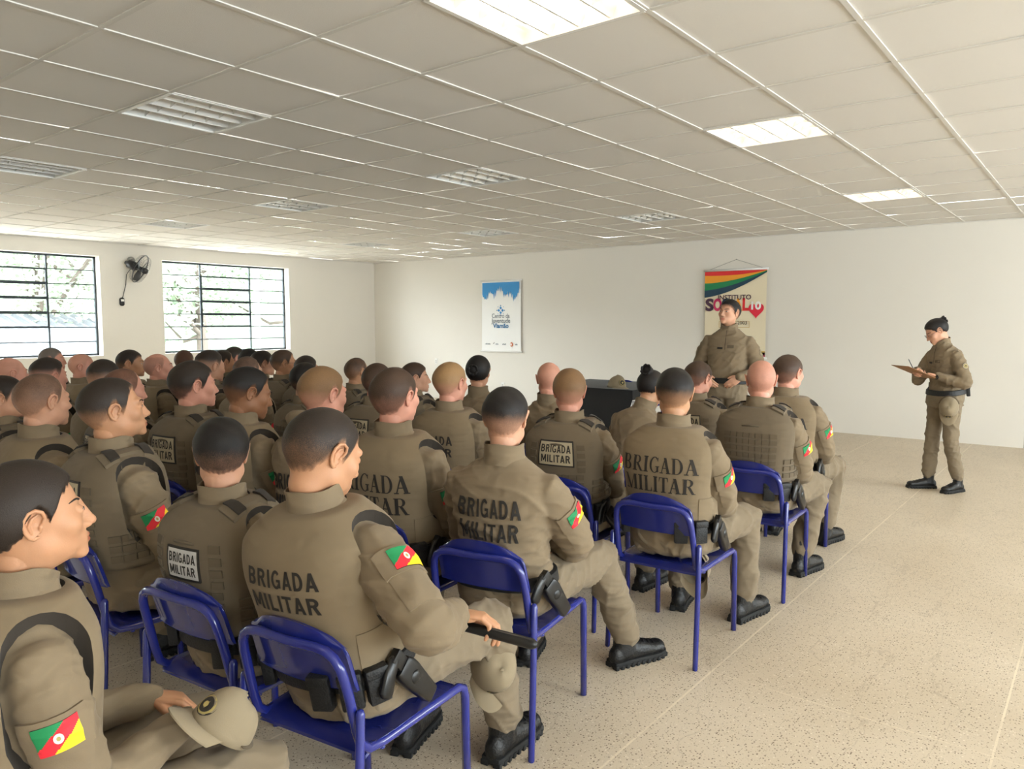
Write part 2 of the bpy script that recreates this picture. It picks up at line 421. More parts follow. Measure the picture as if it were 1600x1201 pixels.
def eye_meshes(sub, fem):
    """almond patches over the eyeballs and brows laid on the ridge"""
    k = (sub, fem)
    if k in EYE: return EYE[k]
    _, V, F, bv = head_template(sub, fem)
    out = []
    for s in (-1, 1):
        g = G(); rows = []
        for i in range(9):
            u = -1 + 2 * i / 8; x = s * .0315 + u * .0125 * s; hh = .0044 * (1 - abs(u) ** 2.2) + .0002
            r = []
            for j in range(7):
                z = -.001 + hh * (-1 + 2 * j / 6) * (1.0 if j < 3 else 1.1)
                loc, n, _, _ = bv.ray_cast(Vector((x, .2, z)), Vector((0, -1, 0)))
                if loc is None: loc = Vector((x, .085, z))
                r.append(loc + Vector((0, .0006, 0)))
            rows.append(r)
        g.grid(rows if s > 0 else rows[::-1])
        for c, rr, off in (((s * .0315, 0), .0052, .0011), ((s * .0315, 0), .0025, .0014)):
            loc, n, _, _ = bv.ray_cast(Vector((c[0], .2, -.0005)), Vector((0, -1, 0)))
            pts = [loc + Vector((rr * math.cos(a), off - .0006 * 0, min(rr, .0046) * math.sin(a))) for a in np.linspace(0, 2 * math.pi, 14)[:-1]]
            g.add(pts, [tuple(range(13))[::-1]], 1 if rr > .003 else 2)
        lid = [bv.ray_cast(Vector((s * .0315 + u * .0125 * s, .2, -.001 + .0050 * (1 - abs(u) ** 2.2))), Vector((0, -1, 0)))[0] + Vector((0, .0004, 0)) for u in np.linspace(-.85, .85, 9)]
        g.tube(lid, [.0004] + [.0009] * 7 + [.0004], 6, 3)
        b = G(); P = []
        for u in np.linspace(0, 1, 9):
            x = s * (.013 + .040 * u); z = .0165 + .0085 * math.sin(u * 2.3) - .002 * u
            loc = bv.ray_cast(Vector((x, .2, z)), Vector((0, -1, 0)))[0]; P.append(loc + Vector((0, .0004, 0)))
        b.tube(P, [(.0016, .0024), (.0022, .0042), (.0022, .0045), (.0022, .0042), (.002, .004), (.002, .0034), (.0018, .0028), (.0016, .002), (.001, .001)], 8)
        out.append((g, b))
    EYE[k] = out
    return out

HANDS = {}
def hand_mesh(kind, vox):
    """right hand: wrist at the origin, fingers along +y, palm towards -z, thumb on -x"""
    if (kind, vox) in HANDS: return HANDS[(kind, vox)]
    curls = {'rest': (18, 26, 16), 'lap': (32, 42, 22), 'grip': (66, 78, 40), 'fist': (78, 92, 55), 'pinch': (48, 52, 22), 'flat': (8, 12, 8)}[kind]
    g = G()
    g.tube([(0, -.036, .001), (0, -.02, 0), (0, .008, 0)], [(.026, .019), (.027, .0195), (.030, .018)], 14, up=(1, 0, 0))
    g.tube([(0, .0, 0), (.001, .03, 0), (.002, .06, .001), (.002, .083, 0)], [(.030, .017), (.039, .0165), (.042, .0145), (.040, .0115)], 16, up=(1, 0, 0))
    g.ell((-.022, .034, -.009), (.017, .030, .013)); g.ell((.026, .034, -.007), (.013, .032, .012))
    spec = [(-.0310, .084, (.043, .026, .021), .0092, 3), (-.0100, .089, (.048, .030, .022), .0095, 1), (.0110, .086, (.044, .028, .022), .0090, -1), (.0305, .078, (.034, .021, .019), .0080, -4)]
    for idx, (x, y, ls, r, splay) in enumerate(spec):
        p = np.array((x, y - .018, .002)); P = [p, np.array((x, y, .001))]; a = 0; sp = R_(-splay)
        rr = [r * 1.0, r * 1.08]
        for q, (l, c) in enumerate(zip(ls, curls)):
            a += R_(c * (1 + .09 * (idx - 1)))
            dv = np.array((math.sin(-sp) * math.cos(a), math.cos(sp) * math.cos(a), -math.sin(a)))
            P.append(P[-1] + dv * l * .5); P.append(P[-1] + dv * l * .5)
            rr += [r * (.96 - .05 * q), r * (1.02 - .11 * q)]
        g.tube(P, rr, 10, up=(1, 0, 0))
    th = {'rest': [(-.022, .018, -.004), (-.042, .044, -.012), (-.052, .068, -.018), (-.054, .092, -.022)],
          'lap': [(-.022, .018, -.006), (-.040, .044, -.020), (-.046, .068, -.030), (-.042, .092, -.036)],
          'grip': [(-.022, .018, -.008), (-.034, .042, -.028), (-.026, .060, -.046), (-.008, .072, -.056)],
          'fist': [(-.022, .018, -.010), (-.036, .040, -.026), (-.030, .062, -.042), (-.012, .074, -.048)],
          'pinch': [(-.022, .018, -.008), (-.036, .044, -.024), (-.036, .072, -.036), (-.030, .096, -.044)],
          'flat': [(-.022, .018, -.004), (-.044, .040, -.008), (-.060, .060, -.010), (-.068, .082, -.011)]}[kind]
    g.tube(th, [.0135, .0125, .0105, .0085], 10)
    me = remesh(g, vox, 3 if vox < .003 else 1)
    HANDS[(kind, vox)] = me
    return me
# ------------------------------------------------------------------ uniforms
KHAKI = (127, 111, 89)
m_shirt = fabric('khaki_twill', KHAKI)
m_trou = fabric('khaki_trouser_twill', (126, 112, 92))
m_vest = fabric('khaki_carrier_cloth', (127, 111, 88), .6)
m_tac = fabric('olive_tan_cordura', (110, 97, 79), .5)
m_web = fabric('tan_webbing', (98, 86, 69), .15)
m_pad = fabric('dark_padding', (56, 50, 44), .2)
m_blk = mat('black_nylon', (20, 20, 21), .55, bump=.3, bscale=180)
m_poly = mat('black_polymer', (13, 13, 14), .34, spec=.5)
m_leather = mat('black_leather', (15, 15, 16), .42, bump=.35, bscale=120)
m_sole = mat('black_rubber', (18, 18, 18), .75)
m_ink = mat('dark_lettering', (40, 35, 30), .7)
m_pk = mat('khaki_patch', (176, 162, 134), .85, bump=.2, bscale=300)
m_pw = mat('pale_grey_patch', (196, 192, 188), .8, bump=.2, bscale=300)
m_grn, m_red, m_yel = mat('flag_green', (20, 130, 75), .7), mat('flag_red', (222, 38, 52), .7), mat('flag_yellow', (240, 205, 30), .7)
m_wht = mat('white_stitching', (228, 222, 210), .7)
m_gold = mat('tan_embroidery', (176, 158, 96), .7)
m_steel = mat('dull_steel', (120, 120, 122), .35, metal=.9)

NSEG = 36
def sring(a, b, yo, z, e=2.35, n=NSEG):
    r = []
    for k in range(n):
        q = 2 * math.pi * k / n; c, s = math.cos(q), math.sin(q)
        r.append(Vector((a * math.copysign(abs(c) ** (2 / e), c), yo + b * math.copysign(abs(s) ** (2 / e), s), z)))
    return r
TORSO = [(-.085, .140, .110, .010), (-.060, .174, .138, .000), (0, .184, .145, -.006), (.08, .174, .134, -.014), (.16, .166, .126, -.020), (.25, .174, .128, -.024),
         (.33, .187, .131, -.027), (.39, .192, .126, -.026), (.435, .182, .112, -.022), (.468, .148, .092, -.016), (.493, .104, .076, -.010), (.520, .074, .066, -.006), (.54, .060, .056, -.004)]
TORSO = [(z, a * (1.05 if z < .46 else 1), b * (1.03 if z < .46 else 1), yo) for z, a, b, yo in TORSO]
def interp_ring(z, grow=0.):
    zs = [t[0] for t in TORSO]
    return [float(np.interp(z, zs, [t[k] for t in TORSO])) + (grow if k < 3 else 0) for k in (1, 2, 3)]
SHO = Vector((.180, -.018, .396))
NECKP = Vector((0, -.004, .597))

# ---- carriers (vests), built once in torso coordinates
def vest_base(kind):
    g = G(); gr = .030 if kind == 'smooth' else .032
    z0 = .085 if kind == 'smooth' else .10
    zs = [z0, z0 + .015] + list(np.linspace(z0 + .05, .40, 9)) + [.435, .462, .487, .510]
    rg = []
    for i, z in enumerate(zs):
        a, b, yo = interp_ring(z - (.012 if z > .42 else 0), gr)
        if z > .43: a = max(a, .165 - (z - .43) * .55); b = max(b, .105)
        k = .93 if i == 0 else 1
        rg.append(sring(a * k, b * k, yo, z, 2.6))
    g.loft(rg)
    me = remesh(g, .008, 5)
    c = G()
    for s in (-1, 1): c.tube([(s * .275, -.012, .56), (s * .236, -.012, .46), (s * .214, -.010, .36), (s * .224, -.006, .27), (s * .280, -.002, .19)], [.085, .090, .088, .082, .07], 24)
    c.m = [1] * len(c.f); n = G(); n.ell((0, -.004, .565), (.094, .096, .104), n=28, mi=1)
    setmats(me, PH)
    r = boolean(me, [c.mesh('c', PH), n.mesh('n', PH)], 'DIFFERENCE')
    setmats(r, [m_vest if kind == 'smooth' else m_tac, m_pad])        # dark binding on the cut rims, also painting in the shade of the gap
    shade(r, True, 38)
    return r
def cyl_cast(bv, phi, z, R0=.55):
    o = Vector((R0 * math.sin(phi), -.02 - R0 * math.cos(phi), z)); d = Vector((-math.sin(phi), math.cos(phi), 0))
    loc, n, _, _ = bv.ray_cast(o, d, 1.0)
    return (loc, -d if n is None else (n if n.dot(d) < 0 else -n)) if loc else (None, None)
def slab(g, rows, th, base=-.0015, mi=0):
    """closed thin slab following rows of (point, normal)"""
    top = [[p + n * th for p, n in r] for r in rows]; bot = [[p + n * base for p, n in r] for r in rows]
    k = len(rows[0]); h = len(rows)
    V = [p for r in top for p in r] + [p for r in bot for p in r]; o = k * h; F = []
    for i in range(h - 1):
        for j in range(k - 1):
            a = i * k + j; F.append((a, a + 1, a + k + 1, a + k)); F.append((o + a, o + a + k, o + a + k + 1, o + a + 1))
    def side(ix):
        for a, b in zip(ix[:-1], ix[1:]): F.append((a, o + a, o + b, b))
    side([j for j in range(k)][::-1]); side([(h - 1) * k + j for j in range(k)]); side([i * k for i in range(h)]); side([i * k + k - 1 for i in range(h)][::-1])
    g.add(V, F, mi)
def band(g, bv, p0, p1, z0, z1, th=.003, np_=5, nz=2, mi=0, skew=0.):
    rows = []
    for i in range(nz + 1):
        r = []
        for j in range(np_ + 1):
            ph = p0 + (p1 - p0) * j / np_
            l, n = cyl_cast(bv, ph, z0 + (z1 - z0) * i / nz + skew * (j / np_ - .5))
            if l is None: return
            r.append((l, n))
        rows.append(r)
    slab(g, rows, th, mi=mi)
GLY = {}
def serif(ch):
    """glyph of a bookish serif capital, unit height, as convex quads; returns polygons and advance"""
    P = []
    def bar(x0, y0, x1, y1): P.append([(x0, y0), (x1, y0), (x1, y1), (x0, y1)])
    def ser(xc, y, w_=.36): bar(xc - w_ / 2, y, xc + w_ / 2, y + .065)
    def bowl(cx, cy, rx, ry, tv, th, a0, a1, n=16):
        for k in range(n):
            q0, q1 = R_(a0 + (a1 - a0) * k / n), R_(a0 + (a1 - a0) * (k + 1) / n)
            P.append([(cx + rx * math.cos(q0), cy + ry * math.sin(q0)), (cx + rx * math.cos(q1), cy + ry * math.sin(q1)),
                      (cx + (rx - tv) * math.cos(q1), cy + (ry - th) * math.sin(q1)), (cx + (rx - tv) * math.cos(q0), cy + (ry - th) * math.sin(q0))])
    def diag(x0, y0, x1, y1, w_): P.append([(x0 - w_ / 2, y0), (x0 + w_ / 2, y0), (x1 + w_ / 2, y1), (x1 - w_ / 2, y1)])
    S = .20
    if ch == 'I': bar(.12, 0, .12 + S, 1); ser(.205, 0); ser(.205, .95); a = .46
    elif ch == 'L': bar(.10, 0, .10 + S, 1); ser(.185, .95); bar(.03, 0, .66, .055); P.append([(.56, .05), (.66, .05), (.68, .28), (.64, .28)]); a = .74
    elif ch == 'T': bar(.30, 0, .30 + S, 1); ser(.385, 0, .40); bar(.03, .945, .74, 1); P.append([(.03, .95), (.12, .95), (.05, .72), (.02, .72)]); P.append([(.65, .95), (.74, .95), (.75, .72), (.72, .72)]); a = .80
    elif ch == 'M': bar(.12, 0, .17, 1); bar(.80, 0, .80 + S, 1); diag(.49, .0, .16, 1, .17); diag(.49, 0, .83, 1, .06); ser(.145, 0, .28); ser(.885, 0, .33); bar(.02, .95, .2, 1); bar(.82, .95, 1.05, 1); a = 1.10
    elif ch == 'A': diag(.10, 0, .42, 1, .075); diag(.68, 0, .40, 1, .21); bar(.2, .32, .60, .375); ser(.10, 0, .28); ser(.68, 0, .36); a = .86
    elif ch == 'D': bar(.10, 0, .10 + S, 1); bar(.03, .95, .42, 1); bar(.03, 0, .42, .05); bowl(.40, .5, .42, .5, .17, .05, -90, 90); a = .90
    elif ch in 'BR':
        bar(.10, 0, .10 + S, 1); bar(.03, .95, .42, 1); bar(.2, .49, .42, .54); bowl(.40, .745, .28, .255, .155, .05, -90, 90)
        if ch == 'B': bar(.03, 0, .42, .05); bowl(.40, .27, .34, .27, .165, .05, -90, 90); a = .82
        else: ser(.185, 0); diag(.74, 0, .44, .5, .18); bar(.66, 0, .88, .05); a = .88
    elif ch == 'G': bowl(.48, .5, .43, .515, .17, .055, 48, 312, 26); bar(.66, .05, .82, .42); bar(.56, .38, .90, .43); P.append([(.70, .80), (.78, .70), (.80, .98), (.76, .98)]); a = .94
    return P, a
def sans(ch):
    P = []
    def bar(x0, y0, x1, y1): P.append([(x0, y0), (x1, y0), (x1, y1), (x0, y1)])
    def bowl(cx, cy, rx, ry, tv, th, a0, a1, n=14):
        for k in range(n):
            q0, q1 = R_(a0 + (a1 - a0) * k / n), R_(a0 + (a1 - a0) * (k + 1) / n)
            P.append([(cx + rx * math.cos(q0), cy + ry * math.sin(q0)), (cx + rx * math.cos(q1), cy + ry * math.sin(q1)),
                      (cx + (rx - tv) * math.cos(q1), cy + (ry - th) * math.sin(q1)), (cx + (rx - tv) * math.cos(q0), cy + (ry - th) * math.sin(q0))])
    def diag(x0, y0, x1, y1, w_): P.append([(x0 - w_ / 2, y0), (x0 + w_ / 2, y0), (x1 + w_ / 2, y1), (x1 - w_ / 2, y1)])
    S, H = .20, .17
    if ch == 'I': bar(.06, 0, .06 + S, 1); a = .32
    elif ch == 'L': bar(.06, 0, .06 + S, 1); bar(.2, 0, .62, H); a = .66
    elif ch == 'T': bar(.27, 0, .27 + S, 1); bar(.02, 1 - H, .72, 1); a = .74
    elif ch == 'M': bar(.06, 0, .24, 1); bar(.74, 0, .92, 1); diag(.49, .18, .17, 1, .20); diag(.49, .18, .81, 1, .20); a = .98
    elif ch == 'A': diag(.12, 0, .39, 1, .20); diag(.66, 0, .39, 1, .20); bar(.2, .20, .58, .36); a = .78
    elif ch == 'D': bar(.06, 0, .06 + S, 1); bar(.2, 1 - H, .36, 1); bar(.2, 0, .36, H); bowl(.34, .5, .40, .5, S, H, -90, 90); a = .80
    elif ch in 'BR':
        bar(.06, 0, .06 + S, 1); bar(.2, 1 - H, .42, 1); bar(.2, .44, .42, .44 + H); bowl(.40, .72, .31, .28, S, H, -90, 90)
        if ch == 'B': bar(.2, 0, .42, H); bowl(.40, .305, .34, .305, S, H, -90, 90); a = .80
        else: diag(.66, 0, .44, .50, .22); a = .80
    elif ch == 'G': bowl(.43, .5, .39, .515, S, H, 42, 325, 26); bar(.62, .06, .80, .52); bar(.46, .38, .80, .52); a = .86
    return P, a
def lettering(bv, kind, width, cap, zc, gap, off=.0022, cast=cyl_cast, R0=.17, xshift=0.):
    """BRIGADA over MILITAR, wrapped round the back"""
    g = G()
    for row, wd in enumerate(('BRIGADA', 'MILITAR')):
        if True:
            polys = []; x = 0
            for ch in wd:
                P, a = serif(ch) if kind == 'serif' else sans(ch)
                polys += [[(px + x, py) for px, py in p] for p in P]; x += a + (.03 if kind == 'serif' else .06)
            wdt = x; sy = cap; sx = width / (7.15 if row == 0 else 6.45) * (1.0)
            if row == 1: sx = width * .97 / wdt
            else: sx = width / wdt
            tris = []
            for p in polys:
                p = [((px - wdt / 2) * sx, (py - .5) * sy) for px, py in p]
                ny = max(1, round(abs(p[2][1] - p[0][1]) / .014)); nx = max(1, round(max(abs(p[1][0] - p[0][0]), abs(p[2][0] - p[3][0])) / .012))
                L = lambda a, b, t: (a[0] + (b[0] - a[0]) * t, a[1] + (b[1] - a[1]) * t)
                rr = [[L(L(p[0], p[1], j / nx), L(p[3], p[2], j / nx), i / ny) for j in range(nx + 1)] for i in range(ny + 1)]
                tris.append(rr)
            for rr in tris:
                R2 = []
                for r in rr:
                    q = []
                    for px, py in r:
                        l, n = cast(bv, (px + xshift) / R0, zc + gap * (.5 - row) + py)
                        if l is None: q = None; break
                        q.append(l + n * off)
                    if q is None: R2 = None; break
                    R2.append(q)
                if R2: g.grid(R2)
    return g.mesh('lettering', m_ink, False)

VEST = {}
def vest_parts(kind):
    """list of (name, mesh, children) for one carrier pattern"""
    if kind in VEST: return VEST[kind]
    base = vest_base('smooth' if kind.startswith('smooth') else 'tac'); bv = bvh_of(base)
    kids = []
    if kind == 'smooth_serif': kids.append(('back_lettering', lettering(bv, 'serif', .325, .070, .305, .088), []))
    elif kind == 'smooth_sans': kids.append(('back_lettering', lettering(bv, 'sans', .235, .048, .335, .066), []))
    # bound edge along the armholes and hem
    if kind.startswith('smooth'):
        g = G()
        for s in (-1, 1):
            g = G(); band(g, bv, s * 1.0, s * 1.75, .105, .205, .004, 8, 3)
            kids.append(('side_strap', g.mesh('strap', m_vest, True, 40), []))
    else:
        g = G(); zrow = [.125, .163, .201, .239]
        patch = 'patch' in kind
        if not patch: zrow += [.277, .315, .350]
        for z in zrow:
            n = 8
            for k in range(n): band(g, bv, -.78 + 1.56 * k / n + .012, -.78 + 1.56 * (k + 1) / n - .012, z, z + .025, .0050, 2, 1)
        if patch:
            for z in (.277, .315, .353, .391):
                for s in (-1, 1): band(g, bv, s * .62, s * .80, z, z + .025, .0055, 2, 1)
        kids.append(('webbing_pattern', g.mesh('webbing', m_web, True, 30), []))
        for s in (-1, 1):
            g = G()
            for z in (.135, .173, .211):
                for k in range(4): band(g, bv, s * (.98 + .2 * k), s * (.98 + .2 * k + .18), z, z + .025, .007, 2, 1)
            kids.append(('side_webbing_pattern', g.mesh('webbing', m_web, True, 30), []))
        h = G()
        h.tube([Vector((-.046, -.140, .405)), Vector((-.040, -.172, .412)), Vector((0, -.180, .416)), Vector((.040, -.172, .412)), Vector((.046, -.140, .405))], [(.006, .013)] * 5, 8, up=(0, 0, 1))
        kids.append(('drag_handle', h.mesh('handle', m_web), []))
        for s in (-1, 1):
            g = G(); rows = []
            for y in np.linspace(-.105, .085, 12):
                r = []
                for x in np.linspace(.092, .158, 5):
                    l, n, _, _ = bv.ray_cast(Vector((s * x, y, .8)), Vector((0, 0, -1)))
                    if l is None: r = None; break
                    r.append((l, Vector((0, 0, 1)) * .8 + Vector((0, y * 3, 0))))
                if r: rows.append(r if s > 0 else r[::-1])
            if len(rows) > 3:
                slab(g, rows, .014, -.004)
                kids.append(('shoulder_pad', g.mesh('pad', m_tac, True, 40), []))
                for ra, rb in ((1, 3), (len(rows) - 4, len(rows) - 2)):
                    e = G(); slab(e, [[(p + Vector((0, 0, .014)), n) for p, n in r] for r in rows[ra:rb + 1]], .006, -.002)
                    kids.append(('strap_buckle', e.mesh('buckle', m_pad, True, 40), []))
        if patch:
            g = G(); w_, za, zb = (.40, .300, .394) if 'white' in kind else (.52, .312, .428)
            band(g, bv, -w_, w_, za, zb, .0045, 12, 5)
            ed = G(); 
            for a, b, c, d in ((-w_ - .01, w_ + .01, za - .006, za + .001), (-w_ - .01, w_ + .01, zb - .001, zb + .006), (-w_ - .02, -w_ + .01, za - .006, zb + .006), (w_ - .01, w_ + .02, za - .006, zb + .006)): band(ed, bv, a, b, c, d, .0058, 10 if b - a > .1 else 1, 5 if d - c > .1 else 1)
            pm = g.mesh('patch', m_pw if 'white' in kind else m_pk, True, 40); pb = bvh_of(pm)
            kids.append(('name_patch', pm, [('patch_border', ed.mesh('border', m_ink, True, 40)), ('lettering', lettering(pb, 'sans', (w_ - .05) * .34, (zb - za) * .33, (za + zb) / 2, (zb - za) * .43, .0012))]))
    VEST[kind] = (base, kids)
    return VEST[kind]

def collar_mesh():
    g = G(); n = 40; rows = []
    prof = [(.486, .084, .080), (.505, .079, .076), (.530, .0745, .072), (.555, .0725, .071), (.566, .074, .072)]
    th = .004
    def rowf(z, a, b, off):
        r = []
        for k in range(n + 1):
            q = R_(102) + R_(336) * k / n
            zz = z - .030 * max(0, math.sin(q)) ** 1.3 * (1 if z > .5 else .5) + .004 * math.sin(3 * q)
            r.append(Vector(((a + off) * math.cos(q), -.010 + (b + off) * math.sin(q), zz)))
        return r
    out = [rowf(*p, th) for p in prof]; inn = [rowf(*p, 0) for p in prof][::-1]
    rows = out + inn + [out[0]]
    g.grid(rows)
    k0 = len(rows)
    me = g.mesh('collar', m_shirt, True, 60)
    return me
COLLAR = collar_mesh()
def belt_mesh():
    g = G(); rows = []
    for z, o in ((.038, .016), (.042, .021), (.082, .021), (.086, .016), (.086, .002), (.038, .002), (.038, .016)):
        a, b, yo = interp_ring(z, o); rows.append(sring(a, b, yo, z, 2.35) + [sring(a, b, yo, z, 2.35)[0]])
    g.grid(rows)
    for s, q in ((1, 115), (-1, 115)):
        pass
    return g.mesh('belt', m_blk, True, 40)
BELT = belt_mesh()
def holster_meshes():
    h = G()
    h.loft([sring(a, b, y, z, 5.5, 24) for z, a, b, y in ((-.128, .013, .021, .012), (-.122, .016, .026, .012), (-.06, .018, .031, .008), (.00, .020, .037, .004), (.030, .020, .036, .002), (.050, .017, .030, .0))])
    h.ell((.018, .004, -.01), (.008, .020, .020), n=14)
    h.box((-.012, 0, .02), (.012, .055, .09))
    hm = bevel(h.mesh('holster', m_poly), .003)
    p = G()
    p.box((.002, .004, .066), (.024, .040, .060))
    p.tube([(.002, -.004, .082), (.002, -.040, .072), (.002, -.082, .050)], [(.013, .020), (.0135, .022), (.014, .024)], 12, up=(1, 0, 0))
    pm = bevel(p.mesh('pistol', m_poly), .002)
    b = G(); b.box((0, 0, 0), (.034, .06, .095)); b.box((.004, 0, .04), (.034, .064, .03))
    return hm, pm, bevel(b.mesh('pouch', m_blk), .006)
HOLSTER, PISTOL, POUCH = holster_meshes()

# ---- boots: ankle above the origin, toe along +y
def boot_meshes():
    g = G()
    g.tube([(0, -.010, .19), (0, -.010, .16), (0, -.008, .10), (0, .000, .060)], [(.044, .048), (.045, .052), (.044, .056), (.046, .068)], 18, up=(1, 0, 0))
    g.tube([(0, -.050, .050), (0, .02, .062), (0, .08, .058), (0, .14, .048), (0, .185, .046)], [(.036, .040), (.042, .050), (.046, .044), (.048, .034), (.044, .030)], 18, up=(1, 0, 0))
    g.ell((0, .180, .046), (.047, .045, .034)); g.ell((0, -.052, .05), (.037, .036, .05))
    b = remesh(g, .005, 6, [m_leather])
    s = G()
    out = [(-.082, .036), (-.06, .041), (0, .041), (.06, .045), (.12, .053), (.17, .053), (.21, .042), (.228, .020)]
    ring = [(w_, y) for y, w_ in out] + [(-w_, y) for y, w_ in out[::-1]]
    s.loft([[Vector((x * 1.0, y, z)) for x, y in ring] for z in (.008, .034)])
    for k in range(11):
        y = -.075 + .029 * k; ww = float(np.interp(y, [q[0] for q in out], [q[1] for q in out]))
        for sd in (-1, 1): s.box((sd * (ww - .012), y, .010), (.030, .017, .020))
    sm = bevel(s.mesh('sole', m_sole), .003)
    l = G(); bv = bvh_of(b)
    for k in range(6):
        t = k / 5; y = .105 - .075 * t; z0 = .3
        pts = []
        for x in np.linspace(-.024, .024, 7):
            loc, n, _, _ = bv.ray_cast(Vector((x, y + .25, .10 + .10 * t + .12)), Vector((0, -.9, -.62)).normalized())
            if loc: pts.append(loc + n * .002)
        if len(pts) > 4: l.tube(pts, .0026, 6)
    return b, sm, (l.mesh('laces', m_blk) if l.v else None)
BOOT, SOLE, LACES = boot_meshes()

# ---- posture: arms, legs and torso
def torso_matrix(P):
    return Matrix.Translation(P.get('hip', (0, 0, .53))) @ Matrix.Rotation(R_(P.get('twist', 0)), 4, 'Z') @ Matrix.Rotation(R_(-P.get('lean', 4)), 4, 'X') @ Matrix.Rotation(R_(P.get('side', 0)), 4, 'Y') @ Matrix.Diagonal((1, 1, P.get('tz', 1), 1))
def arm_path(S, W, hint, l1=.297, l2=.262):
    S, W = Vector(S), Vector(W); d = W - S; L = d.length
    if L > (l1 + l2) * .995: W = S + d * ((l1 + l2) * .995 / L); d = W - S; L = d.length
    a = (l1 * l1 - l2 * l2 + L * L) / (2 * L); h = math.sqrt(max(l1 * l1 - a * a, 0))
    u = d / L; hv = Vector(hint); hv -= u * hv.dot(u); hv.normalize()
    return S, S + u * a + hv * h, W
def bez(S, E, W, k=.16):
    pts = [S.lerp(E, t) for t in (0, .2, .4, .6, .78)]
    a, b = S.lerp(E, .86), E.lerp(W, .14)
    pts += [a.lerp(E, t).lerp(E.lerp(b, t), t) for t in (0, .3, .55, .8, 1)]
    pts += [E.lerp(W, t) for t in (.26, .42, .58, .74, .88, 1)]
    return pts
def hand_matrix(W, d, n, left):
    y = Vector(d).normalized(); z = -Vector(n); z -= y * z.dot(y); z.normalize(); x = y.cross(z)
    M = Matrix((x, y, z)).transposed().to_4x4(); M.translation = W
    if left: M = M @ Matrix.Scale(-1, 4, (1, 0, 0))
    return M
def wrinkle(me, amp, seed, fr=(70, 105, 150), k=1.):
    n = len(me.vertices); co = np.empty(n * 3); me.vertices.foreach_get('co', co); co = co.reshape(-1, 3)
    no = np.empty(n * 3); me.vertex_normals.foreach_get('vector', no); no = no.reshape(-1, 3)
    r = np.random.default_rng(seed); h = np.zeros(n)
    for f in fr:
        d = r.normal(size=3) * np.array((.8, .8, 1.25)); d /= np.linalg.norm(d)
        w1, w2 = r.normal(size=3) * 14, r.normal(size=3) * 21
        ph = co @ d * f + 1.6 * np.sin(co @ w1 + r.uniform(0, 6)) + 1.1 * np.sin(co @ w2 + r.uniform(0, 6))
        env = .5 + .5 * np.sin(co @ (r.normal(size=3) * 11) + r.uniform(0, 6))
        h += (1 - np.abs(np.sin(ph * .5))) ** 2 * env * 38 / f
    h -= h.mean()
    co += no * (h * amp)[:, None]
    me.vertices.foreach_set('co', co.ravel()); me.update()
POST = {}
